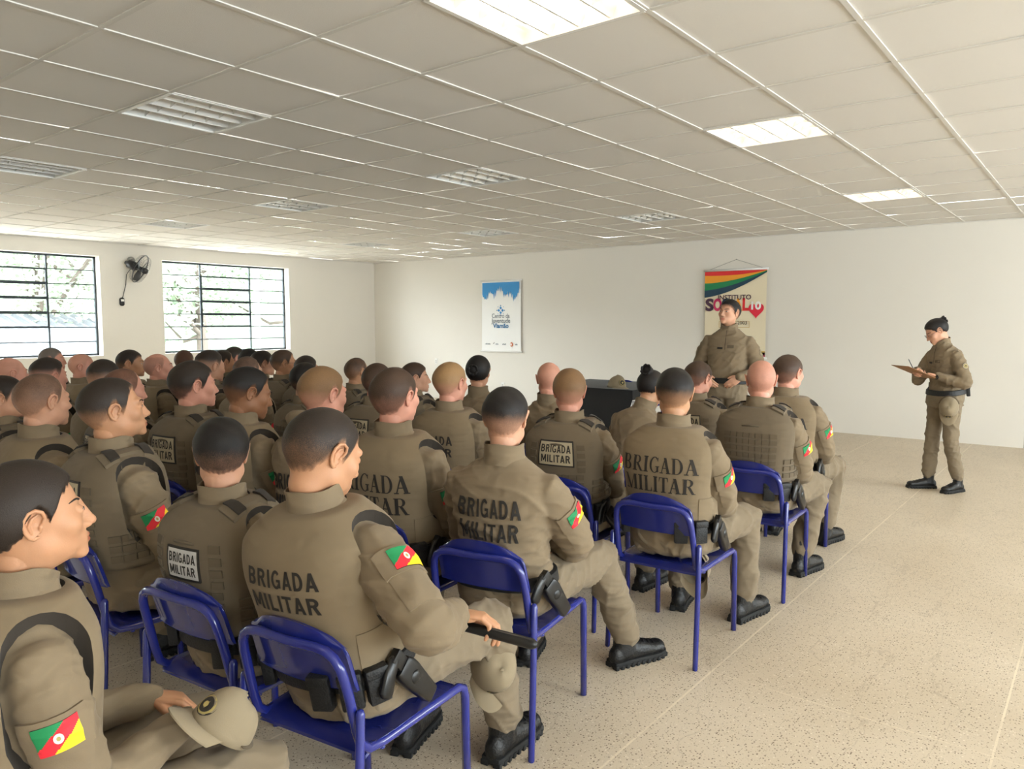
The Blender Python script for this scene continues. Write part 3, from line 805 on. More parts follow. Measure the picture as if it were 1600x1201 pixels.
def posture(P, vox, hvox):
    key = repr(sorted((k, str(v)) for k, v in P.items())) + f'{vox}{hvox}'
    if key in POST: return POST[key]
    M = torso_matrix(P); fem = P.get('fem', 0); wd = .90 if fem else 1.0
    g = G(); g.loft([[M @ Vector((p.x * wd, p.y * (.95 if fem else 1), p.z)) for p in sring(a, b, yo, z)] for z, a, b, yo in TORSO])
    core = G(); core.loft([[M @ Vector((p.x * .84 * wd, p.y * .84, p.z)) for p in sring(a, b, yo, z, n=20)] for z, a, b, yo in TORSO[:10]])
    nr = .048 if fem else .053
    core.tube([M @ Vector((0, -.008, .40)), M @ Vector((0, -.008, .48)), M @ Vector((0, -.012, .585))], [nr + .01, nr + .002, nr], 16)
    arms = {}
    hands = []
    for side, s in (('r', 1), ('l', -1)):
        S = M @ Vector((s * SHO.x * wd, SHO.y, SHO.z))
        W = Vector(P.get(side + 'w', (s * .09, .30, .665))); hint = P.get(side + 'e', (s * .38, -.6, -.7))
        S, E, W = arm_path(S, W, hint)
        arms[side] = (S, E, W)
        path = bez(S, E, W); ins = M @ Vector((s * .10 * wd, -.014, .402))
        k = .90 if fem else 1.0
        rad = [.072, .0760, .0755, .073, .071, .069, .067, .065, .0635, .062, .060, .058, .0545, .051, .047, .041]
        fold = [0, 0, .001, -.002, .003, -.003, .004, -.004, .003, -.003, .0035, -.003, .003, -.002, .002, .001]
        rad = [(r + f) * k for r, f in zip(rad, fold)]
        g.tube([ins] + path, [.062 * k] + rad, 18)
        cu = (W - E).normalized()
        core.tube([S, S.lerp(E, .5), E, E.lerp(W, .5), W], [.045, .040, .036, .032, .026], 10)
        dflt = Vector((-s * .45, .85, -.25))
        hd = P.get(side + 'd', dflt); hn = P.get(side + 'n', (0, -.15, -1))
        hk = P.get(side + 'h', 'lap')
        hm = hand_mesh(hk, hvox)
        HM = hand_matrix(W + cu * .006, hd, hn, s < 0) @ Matrix.Scale(.94 if not fem else .86, 4)
        r = moved(hm, HM)
        if s < 0: r.flip_normals()
        hands.append(r)
        P2 = arms
    # legs inside the trousers
    t = G()
    hz = M.translation.z
    hips = [[M.translation + Vector((p.x * wd, p.y + .004, p.z)) for p in sring(a + .004, b + .004, yo, z)] for z, a, b, yo in ((-.088, .150, .120, .012), (-.065, .178, .142, .004), (-.02, .188, .150, 0), (.03, .186, .146, -.006), (.075, .178, .138, -.012))]
    t.loft(hips)
    feet = []
    for s, kk in ((1, 'r'), (-1, 'l')):
        kn = P.get(kk + 'k', (s * .17, .45, .525)); an = P.get(kk + 'f', (s * .19, .44)); ay = P.get(kk + 'fy', -s * 12)
        A = Vector((an[0], an[1], .135)); K = Vector(kn); H = M.translation + Vector((s * .088, 0, -.005))
        if P.get('stand'):
            pts = [H + Vector((0, 0, .02)), H.lerp(K, .3), H.lerp(K, .65), K + Vector((0, .004, .04)), K, K.lerp(A, .25), K.lerp(A, .5), K.lerp(A, .75), A + Vector((0, 0, .02))]
            rad = [.098, .096, .084, .076, .073, .071, .070, .072, .067]
        else:
            back = (A - K).normalized() * .0
            pts = [H, H.lerp(K, .25), H.lerp(K, .5), H.lerp(K, .75), H.lerp(K, .92), K + Vector((0, .012, -.004)), K.lerp(A, .12), K.lerp(A, .3), K.lerp(A, .5), K.lerp(A, .7), K.lerp(A, .86), A + Vector((0, 0, .015))]
            rad = [.098, .097, .091, .084, .079, .076, .074, .073, .0715, .070, .072, .066]
        fold = [0, .002, -.003, .003, -.003, .003, -.003, .003, -.003, .004, -.004, .003]
        rad = [(r + f) * (.93 if fem else 1) for r, f in zip(rad, fold)]
        t.tube(pts, rad, 18, up=(1, 0, 0))
        core.tube([H, H.lerp(K, .5), K, K.lerp(A, .5), A], [.07, .06, .05, .045, .036], 10, up=(1, 0, 0))
        feet.append(Matrix.Translation((an[0], an[1], 0)) @ Matrix.Rotation(R_(ay), 4, 'Z'))
        # cargo pocket on the outer thigh
        q = H.lerp(K, .62)
    shirt = remesh(g, vox, 6, [m_shirt]); trou = remesh(t, vox * 1.1, 6, [m_trou])
    wrinkle(shirt, .019, len(POST) + 3); wrinkle(trou, .019, len(POST) + 91, (60, 90, 140))
    corem = remesh(core, .010, 1)
    [corem.materials.append(p) for p in PH]
    for h in hands: setmats(h, PH)
    body = boolean(corem, hands)
    # flag, pocket, cuffs laid on the sleeves
    bs = bvh_of(shirt); acc = []
    def on_sleeve(S, E, t, ang, du, dv, nu, nv, th, base, skew=0., rows_only=False):
        ax = (E - S).normalized(); C0 = S.lerp(E, t)
        o0 = Vector((1 if S.x > M.translation.x else -1, 0, .25)); ref = o0 - ax * ax.dot(o0); ref = ref.normalized()
        sd = ax.cross(ref)
        rows = []
        for i in range(nv + 1):
            r = []
            for j in range(nu + 1):
                u = (j / nu - .5) * du; v = (i / nv - .5) * dv + skew * (j / nu - .5)
                a = R_(ang) + u / .066
                n = ref * math.cos(a) + sd * math.sin(a)
                o = C0 + ax * v + n * .3
                loc, nn, _, _ = bs.ray_cast(o, -n, .5)
                if loc is None: loc = C0 + ax * v + n * .066
                r.append((loc, n))
            rows.append(r)
        return rows
    S, E, W = arms['r']
    fa = P.get('flag', 18)
    rows = on_sleeve(S, E, .40, fa, .072, .060, 30, 24, 0, 0)
    gb = G(); slab(gb, rows, .0085)
    fl = G()
    R2 = [[p + n * .0091 for p, n in r] for r in rows]
    nf, mf = len(R2[0]) - 1, len(R2) - 1
    for i in range(mf):
        for j in range(nf):
            c = ((j + .5) / nf - .5) * -1 + ((i + .5) / mf - .5) * .9
            fl.add([R2[i][j], R2[i][j + 1], R2[i + 1][j + 1], R2[i + 1][j]], [(0, 1, 2, 3)], 0 if c < -.25 else 1 if c < .27 else 2)
    cr = on_sleeve(S, E, .40, fa, .020, .022, 6, 6, 0, 0)
    C = cr[3][3]; ux = (cr[3][6][0] - cr[3][0][0]).normalized(); uy = (cr[6][3][0] - cr[0][3][0]).normalized()
    fl.add([C[0] + C[1] * .0101 + ux * .009 * math.cos(a) + uy * .011 * math.sin(a) for a in np.linspace(0, 2 * math.pi, 17)[:-1]], [tuple(range(16))], 3)
    fl.add([C[0] + C[1] * .0106 + ux * .004 * math.cos(a) + uy * .005 * math.sin(a) for a in np.linspace(0, 2 * math.pi, 9)[:-1]], [tuple(range(8))], 4)
    acc.append(('flag_patch', gb.mesh('flag', m_blk, True, 40), [('flag_stripes', fl.mesh('stripes', [m_grn, m_red, m_yel, m_wht, m_gold], True))]))
    pk = G(); slab(pk, on_sleeve(S, E, .62, fa + 6, .115, .15, 10, 8, 0, 0), .0035)
    fp = G(); slab(fp, on_sleeve(S, E, .40, fa + 6, .122, .082, 10, 5, 0, 0), .0066)
    acc.append(('sleeve_pocket', pk.mesh('pocket', m_shirt, True, 35), [('pocket_flap', fp.mesh('flap', m_shirt, True, 35))]))
    S, E, W = arms['l']
    em = on_sleeve(S, E, .42, P.get('flagl', 0), .062, .066, 8, 8, 0, 0); eg = G()
    C = em[4][4]
    def disc(rr, mi, off):
        pts = []
        for a in np.linspace(0, 2 * math.pi, 25)[:-1]:
            fx, fy = .5 + rr / .062 * math.cos(a), .5 + rr / .066 * math.sin(a)
            j, i = min(7, int(fx * 8)), min(7, int(fy * 8)); tx, ty = fx * 8 - j, fy * 8 - i
            p = em[i][j][0].lerp(em[i][j + 1][0], tx).lerp(em[i + 1][j][0].lerp(em[i + 1][j + 1][0], tx), ty)
            pts.append(p + em[i][j][1] * off)
        ctr = C[0] + C[1] * off
        eg.add(pts + [ctr], [(k, (k + 1) % 24, 24) for k in range(24)], mi)
    disc(.030, 0, .003); disc(.027, 1, .0038); disc(.020, 2, .0046); disc(.017, 3, .0054); disc(.008, 2, .0062)
    acc.append(('round_emblem', eg.mesh('emblem', [m_blk, m_pk, m_ink, m_gold], True), []))
    POST[key] = dict(M=M, arms=arms, shirt=shirt, trou=trou, body=body, feet=feet, acc=acc, bs=bs)
    return POST[key]

TONES = {'fair': (204, 154, 126), 'pink': (212, 152, 130), 'tan': (190, 140, 106), 'olive': (190, 142, 108), 'brown': (150, 104, 74), 'dark': (112, 76, 56)}
HAIRC = {'black': (26, 22, 21), 'dark': (44, 35, 29), 'brown': (66, 48, 36), 'auburn': (82, 54, 38), 'light': (122, 92, 62), 'blond': (150, 116, 78), 'grey': (108, 98, 90)}
m_eye = [mat('eye_white', (206, 200, 194), .25), mat('iris_brown', (62, 42, 30), .2), mat('pupil', (8, 8, 8), .15), mat('lashes', (36, 28, 24), .7)]
BUN = bun_mesh()
PEOPLE = []
def head_matrix(P, hd, rel_yaw):
    """head frame in person space: yaw (deg, + to the right), pitch (deg, + down), tilt"""
    M = torso_matrix(P)
    return Matrix.Translation(M @ NECKP) @ Matrix.Rotation(R_(-rel_yaw), 4, 'Z') @ Matrix.Rotation(R_(-hd.get('pitch', 0)), 4, 'X') @ Matrix.Rotation(R_(hd.get('tilt', 0)), 4, 'Y') @ Matrix.Scale(hd.get('hs', 1), 4) @ Matrix.Translation((0, .024, .060))
def person(loc, az, s, P, hd, uni, label, lod, seed):
    """one clothed figure; az = facing, degrees clockwise from +y"""
    sub, vox, hvox = {0: (6, .0075, .0024), 1: (5, .009, .0034), 2: (4, .011, .0048)}[lod]
    root = thing('person', label, 'person', Matrix.LocRotScale(Vector(loc), Matrix.Rotation(R_(-az), 3, 'Z').to_quaternion(), Vector((s, s, s))))
    fem = bool(P.get('fem', 0)); tone = hd.get('tone', 'fair')
    q = posture(P, vox, hvox); M = q['M']
    full, V, F, bv = head_template(sub, fem)
    HM = head_matrix(P, hd, hd.get('az', 0) - az)
    hm = moved(full, HM)
    body = boolean(q['body'].copy(), [hm])
    setmats(body, [skin('skin_' + tone, TONES[tone])])
    lc = TONES[tone]; setmats(body, [body.materials[0], mat('lips_' + tone, (int(lc[0] * .88), int(lc[1] * .70), int(lc[2] * .70)), .45)])
    shade(body); body.name = 'body'
    ob = link('body', body, root)
    hk = (hd.get('style', 'short'), sub, fem, seed % 3)
    hme = HAIRM.get(hk) or hair_mesh(*hk); HAIRM[hk] = hme
    hc = hd.get('hair', 'dark')
    hmm = hairmat(f'hair_{hc}_{tone}', HAIRC[hc], TONES[tone])
    hme2 = hme if not hme.materials else hme.copy()
    hme2.materials.clear(); hme2.materials.append(hmm)
    ho = link('hair', hme2, root, HM)
    if hd.get('bun'):
        b2 = BUN.copy(); b2.materials.clear(); b2.materials.append(hmm)
        link('hair_bun', b2, root, HM @ Matrix.Translation(hd['bun']))
    for e, b in eye_meshes(min(sub, 5), fem):
        k = ('e', id(e))
        if k not in HAIRM: HAIRM[k] = (e.mesh('eye', m_eye), b.mesh('eyebrow', [PH[0]]))
        em, bm_ = HAIRM[k]
        link('eye', em, ob, HM)
        k2 = ('b', id(e), hc)
        if k2 not in HAIRM:
            r = bm_.copy(); r.materials.clear(); r.materials.append(mat('brow_' + hc, tuple(int(x * .9) for x in HAIRC[hc]), .7)); HAIRM[k2] = r
        link('eyebrow', HAIRM[k2], ob, HM)
    if hd.get('glasses'):
        g = G()
        for sx in (-1, 1):
            g.tube([(sx * .033 + .022 * math.cos(a), .104 - .25 * abs(sx * .033 + .022 * math.cos(a)) * .5, -.002 + .016 * math.sin(a)) for a in np.linspace(0, 2 * math.pi, 15)], .0013, 6)
            g.tube([(sx * .055, .095, .002), (sx * .074, .05, .004), (sx * .078, 0, .004), (sx * .076, -.02, -.006)], .0013, 6)
        g.tube([(-.011, .104, .002), (0, .107, .004), (.011, .104, .002)], .0013, 6)
        link('eyeglasses', g.mesh('glasses', mat('spectacle_frame', hd['glasses'], .35)), root, HM)
    link('shirt', q['shirt'], root); link('trousers', q['trou'], root)
    wdt = Matrix.Diagonal((.92 if fem else 1, .95 if fem else 1, 1, 1))
    co = link('shirt_collar', COLLAR, root, M @ wdt)
    for nm, me, kids in q['acc']:
        if nm == 'round_emblem' and not uni.get('emblem'): continue
        a = link(nm, me, root)
        for n2, m2 in kids: link(n2, m2, a)
    for FM in q['feet']:
        sc = Matrix.Scale(.92 if fem else 1, 4)
        b = link('boot', BOOT, root, FM @ sc); link('boot_sole', SOLE, b)
        if LACES: link('boot_laces', LACES, b)
    if uni.get('vest'):
        base, kids = vest_parts(uni['vest'])
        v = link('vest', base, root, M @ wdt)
        for nm, me, sub_ in kids:
            k = link(nm, me, v)
            for n2, m2 in sub_: link(n2, m2, k) if False else link(n2, m2, k)
    if uni.get('text'):
        Mi = M.inverted(); bl = bvh_of(q['shirt'], Mi)
        link('back_lettering', lettering(bl, 'sans', *uni['text'], .0055), root, M)
    if uni.get('hood'):
        g = G(); g.tube([(.085 * math.cos(a) , -.035 - .062 * math.sin(a), .515 + .035 * math.sin(a)) for a in np.linspace(-.3, math.pi + .3, 11)], [(.020, .03), (.026, .04), (.030, .048), (.034, .052), (.036, .056), (.037, .058), (.036, .056), (.034, .052), (.030, .048), (.026, .04), (.020, .03)], 14)
        g.ell((0, -.115, .475), (.10, .030, .062), Matrix.Rotation(R_(-12), 3, 'X'))
        if 'hood' not in HAIRM: HAIRM['hood'] = remesh(g, .006, 5, [m_shirt])
        link('hood', HAIRM['hood'], root, M)
    if uni.get('belt'):
        bo = link('belt', BELT, root, M @ wdt)
        hq = uni.get('hq', 62)
        a, b_, yo = interp_ring(.05, .030)
        def hipm(deg, z, extra=0., tip=0):
            c, s_ = math.cos(R_(deg)), math.sin(R_(deg)); e = 2.35
            p = Vector(((a + extra) * math.copysign(abs(c) ** (2 / e), c), yo + (b_ + extra) * math.copysign(abs(s_) ** (2 / e), s_), z))
            return Matrix.Translation(p) @ Matrix.Rotation(R_(deg), 4, 'Z') @ Matrix.Rotation(R_(tip), 4, 'X')
        h = link('holster', HOLSTER, root, M @ wdt @ hipm(uni.get('hdeg', -2), .035, .012, uni.get('htip', 38))); link('pistol_grip', PISTOL, h)
        for d in uni.get('pouches', (-38, -64, 218)): link('belt_pouch', POUCH, root, M @ wdt @ hipm(d, .055, .006))
    if uni.get('cargo', 1):
        pass
    if uni.get('name'):
        bl = bvh_of(q['shirt'], M.inverted()); g = G()
        band(g, bl, math.pi - .55, math.pi - .18, .335, .352, .002, 4, 1)
        link('name_tape', g.mesh('tape', m_ink, True, 40), root, M)
        g = G(); band(g, bl, math.pi + .15, math.pi + .58, .345, .372, .002, 4, 1)
        link('chest_patch', g.mesh('chest', m_web, True, 40), root, M)
        g = G(); band(g, bl, math.pi - .012, math.pi + .012, .33, .50, .002, 1, 8)
        link('shirt_zip', g.mesh('zip', m_pad, True, 40), root, M)
    PEOPLE.append((root, q))
    return root, q, HM
HAIRM = {}
# ------------------------------------------------------------------ the room
m_wall = mat('painted_wall', (226, 221, 212), .62, spec=.3, bump=.10, bscale=35, var=.025, vscale=1.3)
m_tile = mat('mineral_ceiling_tile', (226, 222, 216), .9, spec=.15, bump=.12, bscale=240, var=.02, vscale=.9)
m_tbar = mat('white_ceiling_bar', (216, 212, 205), .85, spec=.2)
m_black_steel = mat('dark_window_steel', (34, 44, 50), .5)
m_white = mat('white_enamel', (228, 226, 222), .4)
m_louv = mat('aluminium_louvre', (236, 236, 233), .25, metal=.3)

def floor_mat():
    m = bpy.data.materials.new('terrazzo'); m.use_nodes = True; nt = m.node_tree; N = nt.nodes; L = nt.links; b = N['Principled BSDF']
    b.inputs['Roughness'].default_value = .42; b.inputs['Specular IOR Level'].default_value = .42
    tc = N.new('ShaderNodeTexCoord')
    def noi(sc, det=3, src=None):
        n = N.new('ShaderNodeTexNoise'); n.inputs['Scale'].default_value = sc; n.inputs['Detail'].default_value = det; L.new(src or tc.outputs['Object'], n.inputs['Vector']); return n
    def ramp(src, stops):
        r = N.new('ShaderNodeValToRGB'); L.new(src, r.inputs[0]); e = r.color_ramp.elements
        e[0].position, e[0].color = stops[0][0], (*stops[0][1], 1); e[1].position, e[1].color = stops[1][0], (*stops[1][1], 1)
        for p, c in stops[2:]: q = e.new(p); q.color = (*c, 1)
        return r
    def mix(fac, a, c, mode='MIX', f=None):
        x = N.new('ShaderNodeMix'); x.data_type = 'RGBA'; x.blend_type = mode
        if fac is not None: L.new(fac, x.inputs[0])
        else: x.inputs[0].default_value = f
        for s, i in ((a, 6), (c, 7)):
            if isinstance(s, tuple): x.inputs[i].default_value = (*s, 1)
            else: L.new(s, x.inputs[i])
        return x.outputs[2]
    big = noi(.9, 4)
    base = ramp(big.outputs[0], [(.3, lin((194, 178, 154))), (.7, lin((212, 198, 177)))]).outputs[0]
    sp = noi(46, 2); chips = ramp(sp.outputs[0], [(.60, (0, 0, 0)), (.66, (1, 1, 1))]).outputs[0]
    v = N.new('ShaderNodeTexVoronoi'); v.inputs['Scale'].default_value = 105; L.new(tc.outputs['Object'], v.inputs['Vector'])
    cc = N.new('ShaderNodeSeparateColor'); L.new(v.outputs['Color'], cc.inputs[0])
    dk = ramp(cc.outputs[0], [(.66, (0, 0, 0)), (.69, (1, 1, 1))]).outputs[0]
    sm = ramp(v.outputs['Distance'], [(.26, (1, 1, 1)), (.40, (0, 0, 0))]).outputs[0]
    dm = mix(None, dk, sm, 'MULTIPLY', 1)
    lt = ramp(cc.outputs[1], [(.86, (0, 0, 0)), (.88, (1, 1, 1))]).outputs[0]; lm = mix(None, lt, sm, 'MULTIPLY', 1)
    c = mix(dm, base, lin((112, 94, 76))); c = mix(lm, c, lin((226, 214, 196))); 
    f2 = noi(150, 1); fs = ramp(f2.outputs[0], [(.66, (0, 0, 0)), (.70, (1, 1, 1))]).outputs[0]
    c = mix(fs, c, lin((134, 116, 96)))
    # brass joint lines, 1.07 m apart
    sx = N.new('ShaderNodeSeparateXYZ'); L.new(tc.outputs['Object'], sx.inputs[0])
    facs = []
    for ax in (0, 1):
        a = N.new('ShaderNodeMath'); a.operation = 'PINGPONG'; a.inputs[1].default_value = .535; L.new(sx.outputs[ax], a.inputs[0])
        t = N.new('ShaderNodeMath'); t.operation = 'LESS_THAN'; t.inputs[1].default_value = .0042; L.new(a.outputs[0], t.inputs[0]); tm = N.new('ShaderNodeMath'); tm.operation = 'MULTIPLY'; tm.inputs[1].default_value = (.8, .38)[ax]; L.new(t.outputs[0], tm.inputs[0]); facs.append(tm)
    mxm = N.new('ShaderNodeMath'); mxm.operation = 'MAXIMUM'; L.new(facs[0].outputs[0], mxm.inputs[0]); L.new(facs[1].outputs[0], mxm.inputs[1])
    br = noi(2.3, 3); brk = ramp(br.outputs[0], [(.34, (.3, .3, .3)), (.52, (1, 1, 1))]).outputs[0]
    fm = mix(None, mxm.outputs[0], brk, 'MULTIPLY', 1)
    c = mix(fm, c, lin((228, 214, 190)))
    # scuffs and hairline cracks
    mp = N.new('ShaderNodeMapping'); mp.inputs['Scale'].default_value = (1, .35, 1); mp.inputs['Rotation'].default_value = (0, 0, .6); L.new(tc.outputs['Object'], mp.inputs[0])
    cr = noi(1.7, 6, mp.outputs[0]); crk = ramp(cr.outputs[0], [(.4965, (0, 0, 0)), (.5, (1, 1, 1)), (.5035, (0, 0, 0))]).outputs[0]
    c = mix(mix(None, crk, (.35, .35, .35), 'MULTIPLY', 1), c, lin((150, 134, 114)))
    L.new(c, b.inputs['Base Color'])
    rr = ramp(big.outputs[0], [(.3, (.36,) * 3), (.7, (.52,) * 3)]); L.new(rr.outputs[0], b.inputs['Roughness'])
    return m
g = G(); g.add([(XL, YF, 0), (XR, YF, 0), (XR, YB + .2, 0), (XL, YB + .2, 0)], [(0, 1, 2, 3)])
M0 = Matrix.Translation((1.33, -3.12, 0)); g.xf(M0)
fl = struct('floor', g.mesh('floor', floor_mat(), False)); fl.location = (-1.33, 3.12, 0)

# ceiling tiles, with the openings of the recessed lights left free
g = G(); i0, i1 = math.floor((XL - X0) / T), math.ceil((XR - X0) / T); j0, j1 = math.floor((YF - Y0) / T), math.ceil((YB - Y0) / T)
for i in range(i0, i1):
    for j in range(j0, j1):
        if (i, j) in FIX: continue
        xa, xb = max(X0 + i * T, XL), min(X0 + (i + 1) * T, XR); ya, yb = max(Y0 + j * T, YF), min(Y0 + (j + 1) * T, YB)
        dz = [random.uniform(.000, .004) for _ in range(4)]
        if xb - xa < .01 or yb - ya < .01: continue
        g.add([(xa, ya, HC + dz[0]), (xa, yb, HC + dz[1]), (xb, yb, HC + dz[2]), (xb, ya, HC + dz[3])], [(0, 1, 2, 3)])
struct('ceiling', g.mesh('ceiling', m_tile, False))
g = G()
for i in range(i0 + 1, i1): g.box((X0 + i * T, (YF + YB) / 2, HC - .002), (.024, YB - YF, .006))
for j in range(j0 + 1, j1): g.box(((XL + XR) / 2, Y0 + j * T, HC - .0015), (XR - XL, .024, .006))
struct('trim_1', g.mesh('ceiling_bars', m_tbar, False))
g = G()
for x in (XL + .012, XR - .012): g.box((x, (YF + YB) / 2, HC - .006), (.024, YB - YF, .012))
for y in (YF + .012, YB - .012): g.box(((XL + XR) / 2, y, HC - .006), (XR - XL, .024, .012))
struct('trim_2', g.mesh('ceiling_edge', m_tbar, False))

def wall(name, axis, pos, out, a0, a1, openings, th=.2):
    """wall slab at x = pos (axis 0) or y = pos (axis 1), thickened outwards, with rectangular openings (a, b, z0, z1)"""
    g = G(); zt = HC + .15
    def piece(a, b, z0, z1):
        if b - a < 1e-4 or z1 - z0 < 1e-4: return
        c = [(a + b) / 2, pos + out * th / 2, (z0 + z1) / 2]; d = [b - a, th, z1 - z0]
        if axis == 0: c = [c[1], c[0], c[2]]; d = [d[1], d[0], d[2]]
        g.box(c, d)
    cur = a0
    for a, b, z0, z1 in openings:
        piece(cur, a, 0, zt); piece(a, b, 0, z0); piece(a, b, z1, zt); cur = b
    piece(cur, a1, 0, zt)
    return struct(name, g.mesh(name, m_wall, False))
wall('wall_left', 0, XL, -1, YF - .2, YB + .2, [(a, b, WZ0, WZ1) for a, b in WIN_L])
wall('wall_right', 0, XR, 1, YF - .2, YB + .2, [(a, b, WZ0, WZ1) for a, b in WIN_R])
wall('wall_back', 1, YB, 1, XL, XR, [(-.79, .12, 0, 2.12)])
wall('wall_front', 1, YF, -1, XL, XR, [])
# door in the back wall, only its left jamb shows
dr = struct('door_1', (lambda g: (g.box((-.335, YB + .10, 1.055), (.85, .04, 2.09)), g.mesh('door', mat('grey_door', (150, 148, 142), .5), False))[1])(G()))
g = G(); g.box((-.775, YB + .09, 1.06), (.03, .18, 2.12)); g.box((.105, YB + .09, 1.06), (.03, .18, 2.12)); g.box((-.335, YB + .09, 2.105), (.91, .18, .03))
struct('door_frame', g.mesh('door_frame', mat('grey_frame', (166, 164, 158), .5), False), dr)
g = G(); g.cyl((-.66, YB + .07, 1.02), (-.66, YB + .03, 1.02), .010); g.tube([(-.66, YB + .035, 1.02), (-.60, YB + .035, 1.02), (-.55, YB + .04, 1.02)], .009)
struct('door_handle', g.mesh('door_handle', m_steel), dr)

m_glass = bpy.data.materials.new('window_glass'); m_glass.use_nodes = True
nt = m_glass.node_tree; nt.nodes.remove(nt.nodes['Principled BSDF'])
tr = nt.nodes.new('ShaderNodeBsdfTransparent'); tr.inputs[0].default_value = (.93, .97, .97, 1); gl = nt.nodes.new('ShaderNodeBsdfGlossy'); gl.inputs['Roughness'].default_value = .02
ms = nt.nodes.new('ShaderNodeMixShader'); ms.inputs[0].default_value = .05
nt.links.new(tr.outputs[0], ms.inputs[1]); nt.links.new(gl.outputs[0], ms.inputs[2]); nt.links.new(ms.outputs[0], nt.nodes['Material Output'].inputs[0])
def window(n, x, a, b, cols, out):
    rows = [WZ0 + (WZ1 - WZ0) * k / 7 for k in range(8)]
    root = struct(f'window_{n}', (lambda g: ([g.box((x, y, (WZ0 + WZ1) / 2), (.04, .03, WZ1 - WZ0)) for y in (a + .015, b - .015)], [g.box((x, (a + b) / 2, z), (.04, b - a, .03)) for z in (WZ0 + .015, WZ1 - .015)], g.mesh('window', m_black_steel, False))[2])(G()))
    g = G()
    for c in cols: g.box((x, c, (WZ0 + WZ1) / 2), (.03, .020, WZ1 - WZ0))
    for z in rows[1:-1]: g.box((x, (a + b) / 2, z), (.028, b - a, .014))
    struct('muntins', g.mesh('muntins', m_black_steel, False), root)
    # four hopper sashes in the middle column, ajar
    g = G()
    for k in range(2, 6):
        z0, z1 = rows[k], rows[k + 1]; c0, c1 = cols[0] + .012, cols[1] - .012
        for zz, dx in ((z0 + .012, .035), (z1 - .010, .0)): g.box((x - out * dx, (c0 + c1) / 2, zz), (.022, c1 - c0, .018))
        for yy in (c0, c1): g.box((x - out * .012, yy, (z0 + z1) / 2), (.03, .020, z1 - z0))
    struct('sash', g.mesh('sash', m_black_steel, False), root)
    g = G(); g.box((x + out * .008, (a + b) / 2, (WZ0 + WZ1) / 2), (.004, b - a - .05, WZ1 - WZ0 - .05))
    struct('glass', g.mesh('glass', m_glass, False), root)
    return root
for n, (a, b) in enumerate(WIN_L, 1): window(n, XL - .17, a, b, ((a + b) / 2 - .47, (a + b) / 2 + .54) if n != 3 else (7.254, 8.245), -1)
for n, (a, b) in enumerate(WIN_R, 4): window(n, XR + .17, a, b, ((a + b) / 2 - .5, (a + b) / 2 + .5), 1)

# ------------------------------------------------------------------ recessed lights
def fixture_parts():
    h = G(); s = T / 2 - .012
    V = [(-s, -s, 0), (s, -s, 0), (s, s, 0), (-s, s, 0), (-s, -s, .10), (s, -s, .10), (s, s, .10), (-s, s, .10)]
    h.add(V, [(0, 4, 5, 1), (1, 5, 6, 2), (2, 6, 7, 3), (3, 7, 4, 0), (4, 7, 6, 5)])
    f = G()
    for a, b, c, d in ((0, -s + .0, 2 * s, .022), (0, s, 2 * s, .022), (-s, 0, .022, 2 * s), (s, 0, .022, 2 * s)): f.box((a, b, -.003), (c, d, .010))
    lv = G()
    for k in (-1, 0, 1):
        x = k * s / 2          # V-shaped long reflectors between the tubes, seen from below
        for sg in (-1, 1): lv.add([(x + sg * .030, -s, .048), (x + sg * .004, -s, .002), (x + sg * .004, s, .002), (x + sg * .030, s, .048)], [(0, 1, 2, 3)])
        lv.add([(x - .004, -s, .002), (x + .004, -s, .002), (x + .004, s, .002), (x - .004, s, .002)], [(0, 1, 2, 3)])
    for sg in (-1, 1): lv.add([(sg * (s - .028), -s, .048), (sg * s, -s, .002), (sg * s, s, .002), (sg * (s - .028), s, .048)], [(0, 1, 2, 3)])
    cs = []
    for k in (-1, 0, 1):
        y = k * s / 2; c = G(); cs.append(c)
        for q in range(4):
            xa = -s + q * s / 2 + .006; xb = xa + s / 2 - .012; n = 6; top = []; 
            for sg in (-1, 1):
                rows = [[(xa + (xb - xa) * t / n, y + sg * .010, .050) for t in range(n + 1)], [(xa + (xb - xa) * t / n, y + sg * .0015, .004 + .020 * math.sin(math.pi * t / n)) for t in range(n + 1)]]
                c.grid(rows)
    t = [G() for _ in range(4)]
    for k, gt in enumerate(t): gt.cyl((-s + (k + .5) * s / 2, -s + .02, .052), (-s + (k + .5) * s / 2, s - .02, .052), .0135, 12)
    return h, f, lv, cs, t
hh, ff, lv, cc_, tt = fixture_parts()
m_tube_on = mat('lit_tube', (255, 240, 214), .4, emit=((255, 232, 196), 3.0)); m_tube_off = mat('unlit_tube', (232, 232, 226), .35)
FM = dict(h=hh.mesh('housing', m_white, False), f=ff.mesh('frame', m_white, False), lv=lv.mesh('reflector', m_louv, False), c=[c_.mesh('louvre', m_louv, True) for c_ in cc_],
          on=[t.mesh('tube', m_tube_on) for t in tt], off=[t.mesh('tube', m_tube_off) for t in tt])
FLAB = {(4, 0): 'lit square louvred ceiling light at the top edge, nearest the camera', (0, 0): 'unlit square louvred ceiling light at upper left, second largest in view', (-4, 0): 'unlit square louvred ceiling light cut by the left edge above the first window',
        (4, 4): 'lit square louvred ceiling light at upper right, before the standing speakers', (0, 4): 'unlit square louvred ceiling light at the middle of the ceiling', (-4, 4): 'unlit square louvred ceiling light between the centre and the second window',
        (-8, 4): 'unlit square louvred ceiling light farthest left, above the second window', (4, 9): 'lit square louvred ceiling light far right, close to the back wall', (0, 9): 'unlit square louvred ceiling light near the back wall above the rainbow banner',
        (-4, 9): 'unlit square louvred ceiling light near the back wall above the blue banner', (-8, 9): 'unlit square louvred ceiling light in the far corner of the room'}
